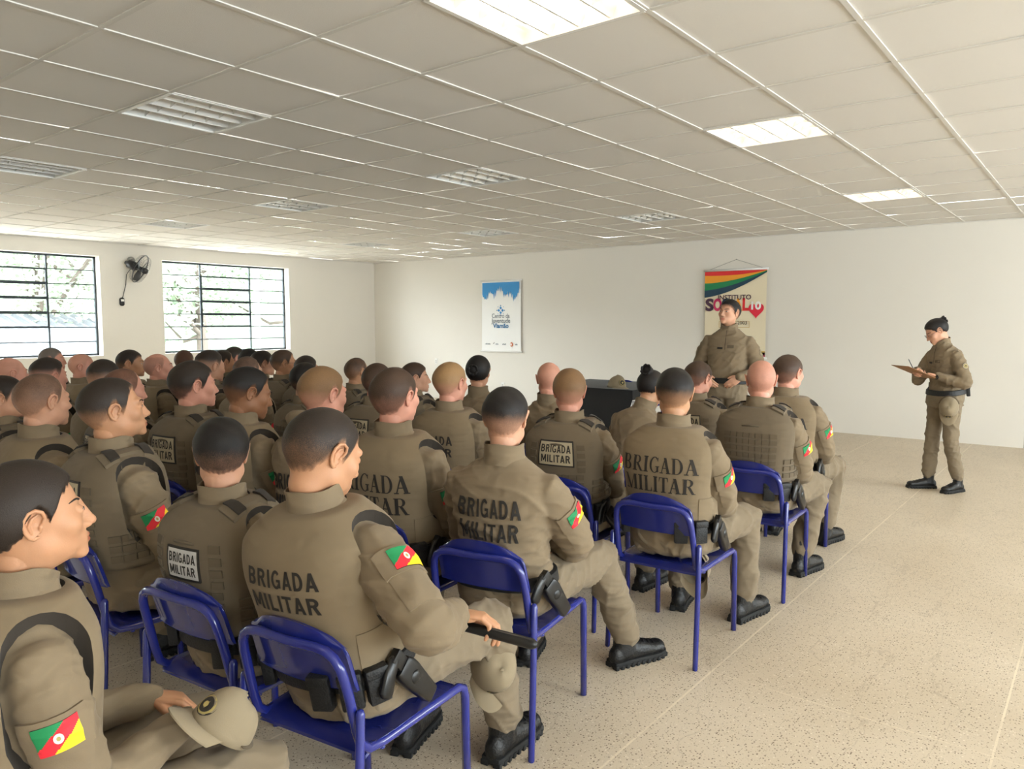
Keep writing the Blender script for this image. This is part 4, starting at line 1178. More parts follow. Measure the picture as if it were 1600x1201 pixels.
for i, j in FIX:
    if not ((i, j) in FLAB or LIT(i, j)): 
        lab = 'unlit square louvred ceiling light behind the camera, column %s' % {-8: 'nearest the left windows', -4: 'second from the left windows', 0: 'in the middle'}.get(i, '')
    else: lab = FLAB.get((i, j), 'lit square louvred ceiling light out of frame, %s' % {(4, -5): 'behind the camera', (8, -5): 'behind and right of the camera', (8, 0): 'just right of the camera', (8, 4): 'right side, halfway to the back wall', (8, 9): 'right side by the back wall'}.get((i, j), ''))
    r = thing('ceiling_light', lab, 'ceiling light', Matrix.Translation((X0 + (i + .5) * T, Y0 + (j + .5) * T, HC)), 'recessed ceiling lights')
    link('housing', FM['h'], r); link('frame', FM['f'], r); link('reflector', FM['lv'], r); [link('louvre', c_, r) for c_ in FM['c']]
    for m in FM['on' if LIT(i, j) else 'off']: link('fluorescent_tube', m, r)

# ------------------------------------------------------------------ outdoors, seen through the left windows
def out_at(px_, py_, x):
    cy, sy = math.cos(CAM_YAW), math.sin(CAM_YAW); cp, sp = math.cos(CAM_PIT), math.sin(CAM_PIT)
    a, b = (px_ - 800) / CAM_F, -(py_ - 600.5) / CAM_F
    d = Vector((cy * a + sy * (cp - sp * b), -sy * a + cy * (cp - sp * b), sp + cp * b))
    return Vector((0, 0, CAMH)) + d * (x / d.x)
def ray_px(u, v):
    d = out_at(u, v, -1.0) - Vector((0, 0, CAMH)); 
    return d.normalized() if d.dot(Vector((math.sin(CAM_YAW), math.cos(CAM_YAW), 0))) > 0 else -d.normalized()
def pz(u, v, z): d = ray_px(u, v); return Vector((0, 0, CAMH)) + d * ((z - CAMH) / d.z)
def py(u, v, y): d = ray_px(u, v); return Vector((0, 0, CAMH)) + d * (y / d.y)
m_grass = mat('bank_grass', (44, 56, 38), .9, var=.4, vscale=3); m_bounce = mat('pale_bounce_ground', (186, 182, 174), .9, var=.05)  # unseen flat ground, made pale to bounce daylight up to the ceiling
g = G(); g.add([(-60, -40, -.6), (XL - .2, -40, -.6), (XL - .2, 60, -.6), (-60, 60, -.6)], [(0, 1, 2, 3)])
g.add([(-60, -40, 9), (-34, -40, -.6), (-34, 60, -.6), (-60, 60, 9)], [(0, 1, 2, 3)], 1)
struct('ground', g.mesh('ground', [m_bounce, m_grass], False))
m_leaf = mat('tree_leaves', (128, 144, 120), .7, var=.45, vscale=2.5); m_bark = mat('tree_bark', (70, 62, 54), .9, bump=.5, bscale=30)
def tree_meshes(seed, h, r):
    rd = random.Random(seed); c = G()
    blobs = [(rd.gauss(0, r * .42), rd.gauss(0, r * .42), h * rd.uniform(.35, .95), r * rd.uniform(.32, .55)) for _ in range(16)]
    for k in range(3600):
        bx, by, bz, br = rd.choice(blobs); d = Vector((rd.gauss(0, 1), rd.gauss(0, 1), rd.gauss(0, 1))).normalized() * br * rd.uniform(.55, 1.05)
        p = Vector((bx, by, bz)) + d; s = rd.uniform(.09, .18); u = Vector((rd.gauss(0, 1), rd.gauss(0, 1), rd.gauss(0, .6))).normalized(); w_ = u.orthogonal().normalized()
        c.add([p - u * s, p + w_ * s * .45, p + u * s, p - w_ * s * .45], [(0, 1, 2, 3)])
    t = G(); t.tube([(0, 0, 0), (.05, 0, h * .25), (-.05, .05, h * .5), (0, 0, h * .8)], [.2, .16, .12, .05], 10)
    for bx, by, bz, br in blobs[:9]: t.tube([(0, 0, h * .3), (bx * .5, by * .5, bz * .72), (bx, by, bz)], [.08, .05, .02], 6)
    return c.mesh('crown', m_leaf, False), t.mesh('trunk', m_bark)
TR = [tree_meshes(1, 6.5, 2.6), tree_meshes(2, 8, 3.2)]
for k, (x, y, sc, q, lb) in enumerate([(-23, 8.2, .85, 0, 'leafy tree seen through the left part of the first window'), (-27, 12.0, 1.1, 1, 'tall tree outside, between the two windows'), (-22, 12.4, .9, 0, 'leafy tree seen through the left part of the second window'),
        (-21, 15.8, .95, 1, 'leafy tree seen through the right part of the second window'), (-30, 17, 1.2, 1, 'distant tree behind the second window'), (-29, 6.4, 1.0, 1, 'distant tree behind the corrugated roof')]):
    r = thing('tree', lb, 'tree', Matrix.Translation((x, y, -.6)) @ Matrix.Rotation(k * 1.3, 4, 'Z') @ Matrix.Scale(sc, 4), 'trees outside the windows')
    link('crown', TR[q][0], r); link('trunk', TR[q][1], r)
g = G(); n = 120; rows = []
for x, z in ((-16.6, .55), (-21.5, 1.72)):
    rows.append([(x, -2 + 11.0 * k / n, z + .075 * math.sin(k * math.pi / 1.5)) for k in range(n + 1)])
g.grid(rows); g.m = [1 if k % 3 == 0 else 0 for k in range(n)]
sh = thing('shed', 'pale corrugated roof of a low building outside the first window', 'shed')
link('roof', g.mesh('roof', [mat('pale_corrugated_sheet', (74, 76, 80), .5), mat('shaded_corrugated_sheet', (44, 46, 51), .6)], True), sh)  # the darker strips paint in the shade between the corrugations
g = G(); g.box((-19.1, 3.5, -.1), (4.7, 10.6, 1.0)); link('wall', g.mesh('shed_wall', m_wall, False), sh)
p = out_at(402, 500, -18.5)
g = G(); g.cyl((0, 0, -.6), (0, 0, 6), .085)
pl = link('utility_pole', g.mesh('pole', mat('concrete_pole', (120, 119, 116), .8)), None, Matrix.Translation((p.x, p.y, 0))); tag(pl, 'pale concrete pole standing outside the second window', 'pole')

# ------------------------------------------------------------------ chairs
m_blue = mat('blue_gloss_paint', (32, 42, 126), .25, coat=.5, spec=.5, var=.12, vscale=20, bump=.02, bscale=50)
m_bpan = mat('blue_gloss_panel', (30, 40, 118), .22, coat=.6, spec=.5, bump=.06, bscale=9, var=.08, vscale=12)
def chair_meshes():
    f = G(); P = []
    half = [(.208, .300, .004), (.208, .292, .385), (.207, .283, .412), (.205, .258, .424), (.202, .10, .424), (.198, -.10, .424), (.196, -.150, .430), (.194, -.178, .455), (.193, -.192, .50), (.190, -.215, .60), (.186, -.228, .650), (.180, -.235, .680), (.166, -.240, .704), (.142, -.243, .718), (.105, -.2445, .723)]
    P = half + [(0, -.245, .720)] + [(-x, y, z) for x, y, z in half[::-1]]
    f.tube(P, .0140, 12, round_=False)
    f.tube([(-.20, .20, .412), (.20, .20, .412)], .009, 8); f.tube([(-.20, -.10, .412), (.20, -.10, .412)], .009, 8)
    legs = []
    for s in (-1, 1):
        l = G(); l.tube([(s * .222, -.235, .006), (s * .219, -.215, .30), (s * .217, -.203, .555)], .0125, 12); legs.append(l.mesh('rear_leg', m_blue))
    b = G(); rows = []; nx, nz = 18, 8
    def bp(i, j, off):
        u = -1 + 2 * i / nx; v = j / nz
        ztop = .778 - .034 * abs(u) ** 2.4; zbot = .590 + .004 * abs(u) ** 3
        z = zbot + (ztop - zbot) * v; hw = .183 - .004 * v - .046 * max(0, (v - .55) / .45) ** 3.2
        y = -.190 - (z - .59) * .30 + .016 - .020 * (1 - u * u) + off
        return Vector((u * hw, y, z))
    top = [[bp(i, j, .004) for i in range(nx + 1)] for j in range(nz + 1)]; bot = [[bp(i, j, -.004) for i in range(nx + 1)] for j in range(nz + 1)]
    slab(b, [[(p, Vector((0, 1, .0))) for p in r] for r in top], .004, -.005)
    bm = bevel(b.mesh('backrest', m_bpan, True, 40), .003)
    s = G(); rows = []; n1, n2 = 14, 16
    for j in range(n2 + 1):
        r = []
        for i in range(n1 + 1):
            u = -1 + 2 * i / n1; v = j / n2; y = -.165 + .435 * v
            hw = .205 - .03 * max(0, .25 - v) - .02 * max(0, v - .9) * 2
            z = .437 - .010 * (1 - u * u) * math.sin(math.pi * min(1, v * 1.1)) - .9 * max(0, v - .88) ** 2 * 1.6 - .5 * max(0, .10 - v) ** 2 * 4
            r.append((Vector((u * hw, y, z)), Vector((0, 0, 1))))
        rows.append(r)
    slab(s, rows, .004, -.006)
    return f.mesh('frame', m_blue), legs, bm, bevel(s.mesh('seat', m_bpan, True, 40), .003)
CH = chair_meshes()
def chair(loc, az, label, group='blue classroom chairs'):
    r = thing('chair', label, 'chair', Matrix.Translation((loc[0], loc[1], 0)) @ Matrix.Rotation(R_(-az), 4, 'Z'), group)
    link('frame', CH[0], r); link('backrest', CH[2], r); link('seat', CH[3], r)
    for l in CH[1]: link('rear_leg', l, r)
    return r

# ------------------------------------------------------------------ caps
m_cap = fabric('khaki_cap_cloth', (140, 126, 103), .25)
def cap_meshes():
    d = G(); rows = []; n = 28
    for k in range(9):
        t = k / 8; q = t * math.pi / 2
        rows.append([Vector(((.082 * math.cos(q) ** .75 + .001) * math.cos(a), (.098 * math.cos(q) ** .75 + .001) * math.sin(a), .112 * math.sin(q) * (1 + .10 * math.sin(a)) + .004 * math.cos(3 * a) * t * (1 - t))) for a in [2 * math.pi * i / n for i in range(n)]])
    inn = [[Vector((p.x * .97, p.y * .97, p.z * .97 - .001)) for p in r] for r in rows][::-1]
    d.loft(inn + rows)
    d.ell((0, 0, .113), (.007, .007, .004))
    b = G(); rr = []
    for j in range(7):
        v = j / 6; r = []
        for i in range(15):
            a = R_(20 + 140 * i / 14); u = -1 + 2 * i / 14
            x = .083 * math.cos(a) * (1 + .02 * v); y = .096 * math.sin(a) + v * .078 * math.sin(a) ** .8
            r.append((Vector((x, y, .004 - .020 * (x / .083) ** 2 * v - .006 * v)), Vector((0, 0, 1))))
        rr.append(r)
    slab(b, rr[::-1], .003, -.001)
    e = G()
    for rad, mi, off in ((.030, 0, .002), (.026, 1, .003), (.021, 2, .004), (.008, 1, .005)):
        pts = []
        for a in np.linspace(0, 2 * math.pi, 25)[:-1]:
            x = rad * 1.15 * math.cos(a); z = .052 + rad * math.sin(a)
            q = math.asin(min(.98, z / .118)); cx = .082 * math.cos(q) ** .75; cy = .098 * math.cos(q) ** .75
            y = cy * math.sqrt(max(0, 1 - (x / cx) ** 2))
            pts.append(Vector((x, y + off, z)))
        e.add(pts, [tuple(range(24))], mi)
    s = G(); s.tube([Vector((.0835 * math.cos(a), .0995 * math.sin(a), .012)) for a in np.linspace(R_(200), R_(340), 12)], [(.002, .011)] * 12, 6, up=(0, 0, 1))
    return d.mesh('crown', m_cap), b.mesh('visor', m_cap, True, 50), e.mesh('emblem', [m_pad, m_gold, m_ink], False), s.mesh('strap', m_web)
CAPM = cap_meshes()
def cap(M, label):
    r = thing('cap', label, 'cap', M, 'khaki uniform caps')
    link('crown', CAPM[0], r); link('visor', CAPM[1], r); link('emblem', CAPM[2], r); link('adjusting_strap', CAPM[3], r)
    return r

# ------------------------------------------------------------------ banners, fan, outlets, table
def flat(g, polys, mi=0): 
    for p in polys: g.add(p, [tuple(range(len(p)))], mi)
def text_on(s, size, x, z, y, m, parent, name='lettering', bold=0., width=None, align='CENTER'):
    me = text_mesh(s, size, bold, align)
    X = [v.co.x for v in me.vertices]; Yv = [v.co.y for v in me.vertices]
    sx = width / (max(X) - min(X)) if width else 1
    cx = (max(X) + min(X)) / 2; cy = (max(Yv) + min(Yv)) / 2
    for v in me.vertices: v.co = Vector(((v.co.x - cx) * sx + x, y, v.co.y + z))
    me.materials.clear(); me.materials.append(m); me.polygons.foreach_set('use_smooth', [False] * len(me.polygons))
    return link(name, me, parent)
def sheet(x0, x1, z0, z1, y, m, curl=.012):
    g = G(); rows = []
    for j in range(13):
        v = j / 12; rows.append([(x0 + (x1 - x0) * i / 10 + (.006 * math.sin(v * 3.1) * (1 if i > 5 else -1) * -abs(i / 5 - 1)), y - curl * math.sin(math.pi * v) * math.sin(math.pi * i / 10), z0 + (z1 - z0) * v) for i in range(11)])
    g.grid(rows); return g.mesh('sheet', m, True)
# -- blue and white youth centre banner
bx0, bx1, bz0, bz1, by = -9.575, -8.615, .995, 2.335, YB - .035
b1 = thing('banner', 'white hanging banner with blue splash top and Centro da Juventude lettering', 'banner', Matrix.Translation((0, 0, 0)))
m_bw = mat('white_vinyl', (240, 239, 236), .5); m_sky = mat('print_blue', (40, 140, 205), .5, var=.18, vscale=4); m_deep = mat('print_deep_blue', (36, 110, 160), .5); m_gr = mat('print_grey', (120, 126, 132), .5); m_or = mat('print_orange', (214, 110, 50), .5)
link('banner_sheet', sheet(bx0, bx1, bz0, bz1, by, m_bw), b1)
for z in (bz1, bz0): g = G(); g.cyl((bx0 - .02, by, z), (bx1 + .02, by, z), .014); link('rod', g.mesh('rod', m_white), b1)
yf = by - .016; g = G(); rd = random.Random(4); n = 46; top = bz1 - .035; edge = []
for k in range(n + 1):
    u = k / n; dep = .20 + .055 * math.sin(u * 9 + .6) + .05 * math.sin(u * 23) + (rd.uniform(0, .10) if k % 2 else -rd.uniform(0, .05)); edge.append(dep)
for k in range(n):
    xa, xb = bx0 + .03 + (bx1 - bx0 - .06) * k / n, bx0 + .03 + (bx1 - bx0 - .06) * (k + 1) / n
    g.add([(xa, yf, top), (xa, yf, top - edge[k]), (xb, yf, top - edge[k + 1]), (xb, yf, top)], [(0, 1, 2, 3)])
link('blue_splash', g.mesh('splash', m_sky, False), b1)
cx = (bx0 + bx1) / 2 + .005; g = G()
def dia(x, z, r, mi): g.add([(x - r, yf, z), (x, yf, z - r), (x + r, yf, z), (x, yf, z + r)], [(0, 1, 2, 3)], mi)
cz = 1.775
for dx, dz in ((0, .045), (0, -.045), (.045, 0), (-.045, 0)): dia(cx + dx, cz + dz, .030, 0)
for dx, dz in ((0, .09), (0, -.09), (.09, 0), (-.09, 0)): dia(cx + dx, cz + dz, .014, 1)
for dx, dz in ((.066, .066), (.066, -.066), (-.066, .066), (-.066, -.066)): dia(cx + dx, cz + dz, .010, 0)
link('emblem', g.mesh('emblem', [m_sky, m_deep], False), b1)
text_on('Centro da', .12, cx, 1.632, yf, m_gr, b1, width=.43, bold=.0015); text_on('Juventude', .12, cx, 1.540, yf, m_gr, b1, width=.46, bold=.0015); text_on('Viamão', .12, cx, 1.445, yf, m_deep, b1, width=.38, bold=.0035)
zz = 1.135
for xa, wd_ in ((.17, .13), (.395, .07), (.57, .09), (.86, .06)):       # sponsor names too small to read: grey dashes
    g = G(); n_ = max(3, int(wd_ / .022))
    for k in range(n_): g.add([(bx0 + xa - wd_ / 2 + wd_ * (k + .12) / n_, yf, zz - .012), (bx0 + xa - wd_ / 2 + wd_ * (k + .80) / n_, yf, zz - .012), (bx0 + xa - wd_ / 2 + wd_ * (k + .80) / n_, yf, zz + .010 + .008 * (k % 2)), (bx0 + xa - wd_ / 2 + wd_ * (k + .12) / n_, yf, zz + .010 + .008 * (k % 2))], [(0, 1, 2, 3)])
    link('sponsor_mark', g.mesh('mark', m_gr, False), b1)
g = G(); g.add([(bx0 + .745 + .034 * math.cos(a), yf, zz + .042 * math.sin(a)) for a in np.linspace(0, 2 * math.pi, 17)[:-1]], [tuple(range(16))], 0); g.add([(bx0 + .735 + .018 * math.cos(a), yf - .001, zz + .024 * math.sin(a)) for a in np.linspace(0, 2 * math.pi, 13)[:-1]], [tuple(range(12))], 1)
g.add([(bx0 + .30, yf, zz + .02), (bx0 + .31, yf, zz), (bx0 + .335, yf, zz + .03), (bx0 + .325, yf, zz + .035), (bx0 + .312, yf, zz + .018)], [(0, 1, 2, 3, 4)], 2)
link('sponsor_mark', g.mesh('mark', [m_or, m_bw, m_ink], False), b1)
# -- rainbow institute banner
cx0, cx1, cz0, cz1 = -5.0, -4.03, 1.02, 2.345
b2 = thing('banner', 'cream hanging banner with rainbow wave top, Instituto Social 10 lettering and heart', 'banner')
m_cream = mat('cream_vinyl', (232, 219, 190), .5)
link('banner_sheet', sheet(cx0, cx1, cz0, cz1, by, m_cream), b2)
for z in (cz1, cz0): g = G(); g.cyl((cx0 - .02, by, z), (cx1 + .02, by, z), .016); link('rod', g.mesh('rod', m_white), b2)
g = G(); g.tube([(cx0 + .06, by, cz1 + .01), (-4.52, YB - .006, 2.50), (cx1 - .06, by, cz1 + .01)], .003, 6); g.ell((-4.52, YB - .008, 2.50), (.008, .014, .008), n=8)
link('hanging_cord', g.mesh('cord', mat('grey_cord', (150, 146, 138), .8)), b2)
W = cx1 - cx0; z1 = cz1 - .018
cur = [lambda u: 0 * u, lambda u: -.058 + .058 * u ** 2.5 * .9 - .012 * math.sin(u * 3.1), lambda u: -.175 + .165 * u ** 1.6 - .010 * math.sin(u * 3.1), lambda u: -.285 + .262 * u ** 1.35 - .016 * math.sin(u * 3.1), lambda u: -.395 + .36 * u ** 1.25 - .03 * math.sin(u * 3.1)]
g = G()
for q in range(4):
    for k in range(24):
        u0, u1 = k / 24, (k + 1) / 24
        g.add([(cx0 + W * u0, yf, z1 + cur[q](u0)), (cx0 + W * u0, yf, z1 + cur[q + 1](u0)), (cx0 + W * u1, yf, z1 + cur[q + 1](u1)), (cx0 + W * u1, yf, z1 + cur[q](u1))], [(0, 1, 2, 3)], q)
cols = [mat('print_red', (222, 44, 48), .5), mat('print_amber', (240, 158, 40), .5), mat('print_green', (22, 128, 78), .5), mat('print_navy', (20, 58, 82), .5), mat('print_plum', (74, 40, 62), .5), mat('print_magenta', (196, 30, 90), .5), mat('print_gold', (196, 160, 84), .5), mat('print_brown', (66, 40, 34), .5), mat('print_crimson', (226, 40, 66), .5)]
link('rainbow_wave', g.mesh('wave', cols[:4], False), b2)
g = G()
for k, (za, zb, mi) in enumerate(((.075, .055, 2), (.055, .035, 1), (.035, .008, 0))): g.add([(cx0, yf, cz0 + .03 + za), (cx0, yf, cz0 + .03 + zb - .02), (cx1, yf, cz0 + .03 + zb - .02), (cx1, yf, cz0 + .03 + za)], [(0, 1, 2, 3)], mi)
link('bottom_stripes', g.mesh('stripes', [cols[5], cols[7], cols[6]], False), b2)
mx_ = (cx0 + cx1) / 2
text_on('INSTITUTO', .10, mx_ - .005, 1.895, yf, cols[4], b2, width=.52, bold=.002)
LET = [('S', -.40, cols[4]), ('O', -.27, cols[5]), ('C', -.14, cols[3]), ('i', -.045, cols[2]), ('A', .055, cols[1]), ('L', .175, cols[0])]
for ch, dx, mm in LET: text_on(ch, .25, mx_ + dx, 1.735, yf, mm, b2, bold=.011, width={'i': .05, 'L': .10}.get(ch, .135))
g = G(); hx, hz = mx_ + .335, 1.735
g.add([(hx + .0075 * 16 * math.sin(a) ** 3 * .98, yf, hz + .0078 * (13 * math.cos(a) - 5 * math.cos(2 * a) - 2 * math.cos(3 * a) - math.cos(4 * a))) for a in np.linspace(0, 2 * math.pi, 41)[:-1]] + [(hx, yf, hz)], [(k, (k + 1) % 40, 40) for k in range(40)])
link('heart', g.mesh('heart', cols[8], False), b2)
text_on('10', .16, hx, hz + .012, yf - .002, m_bw, b2, width=.15, bold=.006)
text_on('DESDE 2003', .075, mx_ + .0, 1.520, yf - .001, cols[7], b2, width=.40)
g = G()
for a, b, c, d in ((-.24, .24, 1.562, 1.568), (-.24, .24, 1.472, 1.478), (-.24, -.234, 1.472, 1.568), (.234, .24, 1.472, 1.568)): g.add([(mx_ + a, yf, c), (mx_ + b, yf, c), (mx_ + b, yf, d), (mx_ + a, yf, d)], [(0, 1, 2, 3)])
link('text_box', g.mesh('box', cols[6], False), b2)

# -- wall fan
def fan():
    c = Vector((XL + .27, 5.985, 2.415)); n = Vector((.62, .62, -.42)).normalized(); u = n.orthogonal().normalized(); v = n.cross(u)
    r = thing('wall_fan', 'black oscillating wall fan between the two left windows', 'fan')
    mb = mat('black_fan_plastic', (22, 22, 26), .3); R0 = .235
    def P(a, rad, h): return c + u * rad * math.cos(a) + v * rad * math.sin(a) + n * h
    g = G(); g.tube([P(a, R0, 0) for a in np.linspace(0, 2 * math.pi, 49)], .0085, 8); link('guard_ring', g.mesh('ring', mb), r)
    for nm, hh_ in (('front_guard', .075), ('rear_guard', -.075)):
        g = G()
        for k in range(40):
            a = 2 * math.pi * k / 40; g.tube([P(a, R0, 0), P(a, R0 * .93, hh_ * .75), P(a, R0 * .6, hh_ * .98), P(a, .05, hh_)], .0011, 4, cap=False)
        for f in (.35, .68, .9): g.tube([P(a, R0 * f, hh_ * (1.0 if f < .8 else .82)) for a in np.linspace(0, 2 * math.pi, 33)], .0013, 4)
        g.tube([P(0, 0, hh_ - .004), P(0, 0, hh_ + .006)], .055, 20); link(nm, g.mesh('guard', mb), r)
    for k in range(3):
        g = G(); a0 = 2 * math.pi * k / 3 + .4; rows = []
        for i in range(9):
            t = i / 8; rad = .035 + .175 * t; w_ = .25 + .55 * math.sin(math.pi * min(1, t * .8 + .15))
            rows.append([(P(a0 + w_ * (q / 4 - .5) * 1.3, rad, .028 * (q / 4 - .5) * 1.6), n) for q in range(5)])
        slab(g, rows, .002, -.001); link('blade', g.mesh('blade', mb, True, 50), r)
    g = G(); g.tube([P(0, 0, -.02), P(0, 0, .03)], .038, 18); link('hub', g.mesh('hub', mb), r)
    g = G(); g.tube([P(0, 0, -.085), P(0, 0, -.13), P(0, 0, -.20), P(0, 0, -.215)], [.068, .072, .066, .045], 20); link('motor', g.mesh('motor', mb), r)
    w0 = Vector((XL + .002, 5.965, 2.56)); mo = P(0, 0, -.16)
    g = G(); g.tube([w0, w0 + Vector((.03, 0, 0)), mo + Vector((0, 0, .05)), mo], [.02, .02, .018, .018], 10); link('bracket', g.mesh('bracket', mb), r)
    g = G(); g.cyl(w0, w0 + Vector((.018, 0, 0)), .062, 24); link('wall_plate', g.mesh('plate', mat('grey_plate', (150, 148, 144), .5)), r)
    bx = Vector((XL + .026, 5.785, 1.885))
    g = G(); g.tube([mo + Vector((0, 0, -.06)), mo + Vector((-.10, -.03, -.16)), Vector((XL + .02, 5.86, 2.17)), bx + Vector((0, .02, .09)), bx + Vector((0, 0, .04))], .006, 6); link('power_cord', g.mesh('cord', mb), r)
    g = G(); g.tube([bx + Vector((0, 0, -.045)), bx + Vector((0, 0, .045))], [(.024, .040), (.024, .040)], 18, up=(1, 0, 0)); link('speed_control', g.mesh('control', mb), r)
    g = G(); g.box(bx + Vector((.022, 0, .022)), (.01, .05, .034)); link('dial_plate', g.mesh('dial', m_white, False), r)
    s_ = G(); s_.box(c + n * 0 + Vector((0, 0, 0)), (.001, .001, .001))
fan()
for u, v, lb in ((682, 564, 'small white wall outlet near the far left corner'), (786, 602, 'small white wall outlet below the blue banner')):
    p = py(u, v, YB); g = G(); g.box((0, -.006, 0), (.075, .012, .115)); o = link('wall_outlet', bevel(g.mesh('plate', m_white), .003), None, Matrix.Translation((p.x, YB, p.z))); tag(o, lb, 'outlet')
    g = G(); g.box((0, -.013, .012), (.032, .004, .02)); g.box((0, -.013, -.018), (.032, .004, .02)); link('socket', g.mesh('socket', mat('outlet_grey', (190, 188, 182), .5), False), o)

# -- table under black cloth
m_bcloth = mat('black_tablecloth', (26, 26, 28), .9, bump=.2, bscale=30, sheen=.1)
tx0, tx1, ty0, ty1 = -5.75, -4.40, 7.85, 9.05
tb = thing('table', 'wooden table mostly hidden by a black cloth, before the back wall', 'table', Matrix.Translation(((tx0 + tx1) / 2, (ty0 + ty1) / 2, 0)))
wx, wy = (tx1 - tx0) / 2, (ty1 - ty0) / 2
g = G(); g.box((0, 0, .735), (wx * 2 - .01, wy * 2 - .01, .03)); link('table_top', bevel(g.mesh('top', mat('beige_laminate', (206, 186, 156), .5)), .004), tb)
g = G()
for s in (-1, 1): g.box((s * (wx - .06), 0, .67), (.02, wy * 2 - .12, .09)); g.box((0, s * (wy - .06), .67), (wx * 2 - .12, .02, .09))
link('apron', g.mesh('apron', mat('pale_wood', (196, 172, 140), .6), False), tb)
for sx in (-1, 1):
    for sy in (-1, 1): g = G(); g.cyl((sx * (wx - .06), sy * (wy - .06), 0), (sx * (wx - .06), sy * (wy - .06), .72), .022); link('leg', g.mesh('leg', m_white), tb)
g = G(); rows = []; per = []
n = 24
def edge_pts():
    P = []
    for k in range(n): P.append((-1 + 2 * k / n, -1))
    for k in range(n): P.append((1, -1 + 2 * k / n))
    for k in range(n): P.append((1 - 2 * k / n, 1))
    for k in range(n): P.append((-1, 1 - 2 * k / n))
    return P
E_ = edge_pts(); rg = []
for lv_ in range(7):
    r = []
    for k, (u, v) in enumerate(E_):
        # the cloth hangs long in front and on the left, and only a short way down on the right
        long_ = 1.0 if (v <= -.999 and u < .72) or u <= -.999 else (.16 if u > -.999 else .5)
        if v <= -.999 and u >= .72: long_ = max(.16, 1 - (u - .72) / .28 * .84)
        if v >= .999: long_ = .3
        d = .70 * long_ * lv_ / 6; w_ = 1 + .018 * math.sin(k * 1.05) * (d / .7) + .02 * d
        r.append(Vector((u * (wx + .006) * w_, v * (wy + .006) * w_, .756 - d - (.004 if lv_ else 0))))
    rg.append(r)
g.loft(rg[::-1], cap=False); k = len(g.v); g.add([p for p in rg[0]], [tuple(range(len(E_)))])
co = link('tablecloth', g.mesh('cloth', m_bcloth, True, 50), None, Matrix.Translation(((tx0 + tx1) / 2, (ty0 + ty1) / 2, 0))); tag(co, 'black cloth draped over the table before the back wall', 'tablecloth')
cp = pz(967, 604, .762)
cap(Matrix.Translation((cp.x, cp.y - .05, .758)) @ Matrix.Rotation(R_(-115), 4, 'Z') @ Matrix.Scale(1.28, 4), 'khaki cap lying on the black tablecloth')
bc = pz(985, 594, .775)
chair((bc.x - .02, bc.y + .22), 8, 'empty blue chair behind the black cloth table')
# ------------------------------------------------------------------ the people
POSES = {
 'A': dict(lean=-5), 'B': dict(lean=1, rw=(.16, .36, .655), rd=(-.1, 1, -.3), rh='rest', lw=(-.15, .35, .655), ld=(.15, 1, -.3), lh='rest'),
 'C': dict(lean=-4, rw=(-.03, .26, .72), rd=(-1, .15, 0), lw=(.05, .30, .70), ld=(1, .1, -.1), side=-2), 'D': dict(lean=3, rw=(.10, .40, .64), lw=(-.08, .38, .64), twist=3),
 'E': dict(lean=-1, twist=-6, side=2, rk=(.24, .43, .525), rf=(.27, .36)),
}
# one step of the rows: pixel of the crown of the head -> place on the floor
def solve(u, v, y, az, P, hd):
    HM = head_matrix(P, hd, hd['az'] - az); top = HM @ Vector((0, -.02, .114))
    X = py(u, v, y); s = X.z / top.z
    if not .95 <= s <= 1.07:
        s = min(1.07, max(.95, s)); X = pz(u, v, s * top.z)
    d = Matrix.Rotation(R_(-az), 3, 'Z') @ Vector((top.x, top.y, 0)) * s
    return (X.x - d.x, X.y - d.y, 0), s
def seat(n, u, v, y, az, pose, hd, uni, lod, where, label, extra=None):
    P = dict(POSES[pose]) if isinstance(pose, str) else dict(pose)
    if extra: P.update(extra)
    loc, s = solve(u, v, y, az, P, hd)
    inv = Matrix.LocRotScale(Vector(loc), Matrix.Rotation(R_(-az), 3, 'Z').to_quaternion(), Vector((s, s, s))).inverted()
    for k in list(P):
        if k.endswith('_w'): P[k[:-2]] = tuple(inv @ Vector(P[k])); del P[k]
    r = person(loc, az, s, P, hd, uni, label, lod, n)
    chair((loc[0], loc[1]), az * .8 + (n * 37 % 7 - 3) * .6, 'blue tubular chair under the person ' + where)
    return r
def va(u): return math.degrees(CAM_YAW) + math.degrees(math.atan((u - 800) / CAM_F))   # azimuth of the line of sight
def H(u, rel, style, hair, tone='fair', pitch=0, **k): return dict(az=va(u) + rel, style=style, hair=hair, tone=tone, pitch=pitch, **k)
SS, SN, TW, TK, TN = 'smooth_serif', 'smooth_sans', 'tac_patch_white', 'tac_patch_khaki', 'tac'
ORD = ['first', 'second', 'third', 'fourth', 'fifth', 'sixth', 'seventh', 'eighth', 'ninth', 'tenth', 'eleventh', 'twelfth', 'thirteenth', 'fourteenth']
def W_(k, row): return f'{ORD[k]} from the aisle in the {row} row'

bat0, bat1 = pz(648, 957, .705), pz(833, 1006, .69)
bd = (bat1 - bat0).normalized()
hR = bat0.lerp(bat1, .56); hL = bat0.lerp(bat1, .06)
# nearest row
Q41 = seat(41, 22, 725, .56, 4, 'A', H(22, 78, 'long', 'dark', 'tan', -4), dict(vest='smooth'), 0, 'at the lower left corner, nearest the camera', 'person in smooth vest at the lower left corner, hair tied back, cap in lap', dict(fem=1, lean=3))
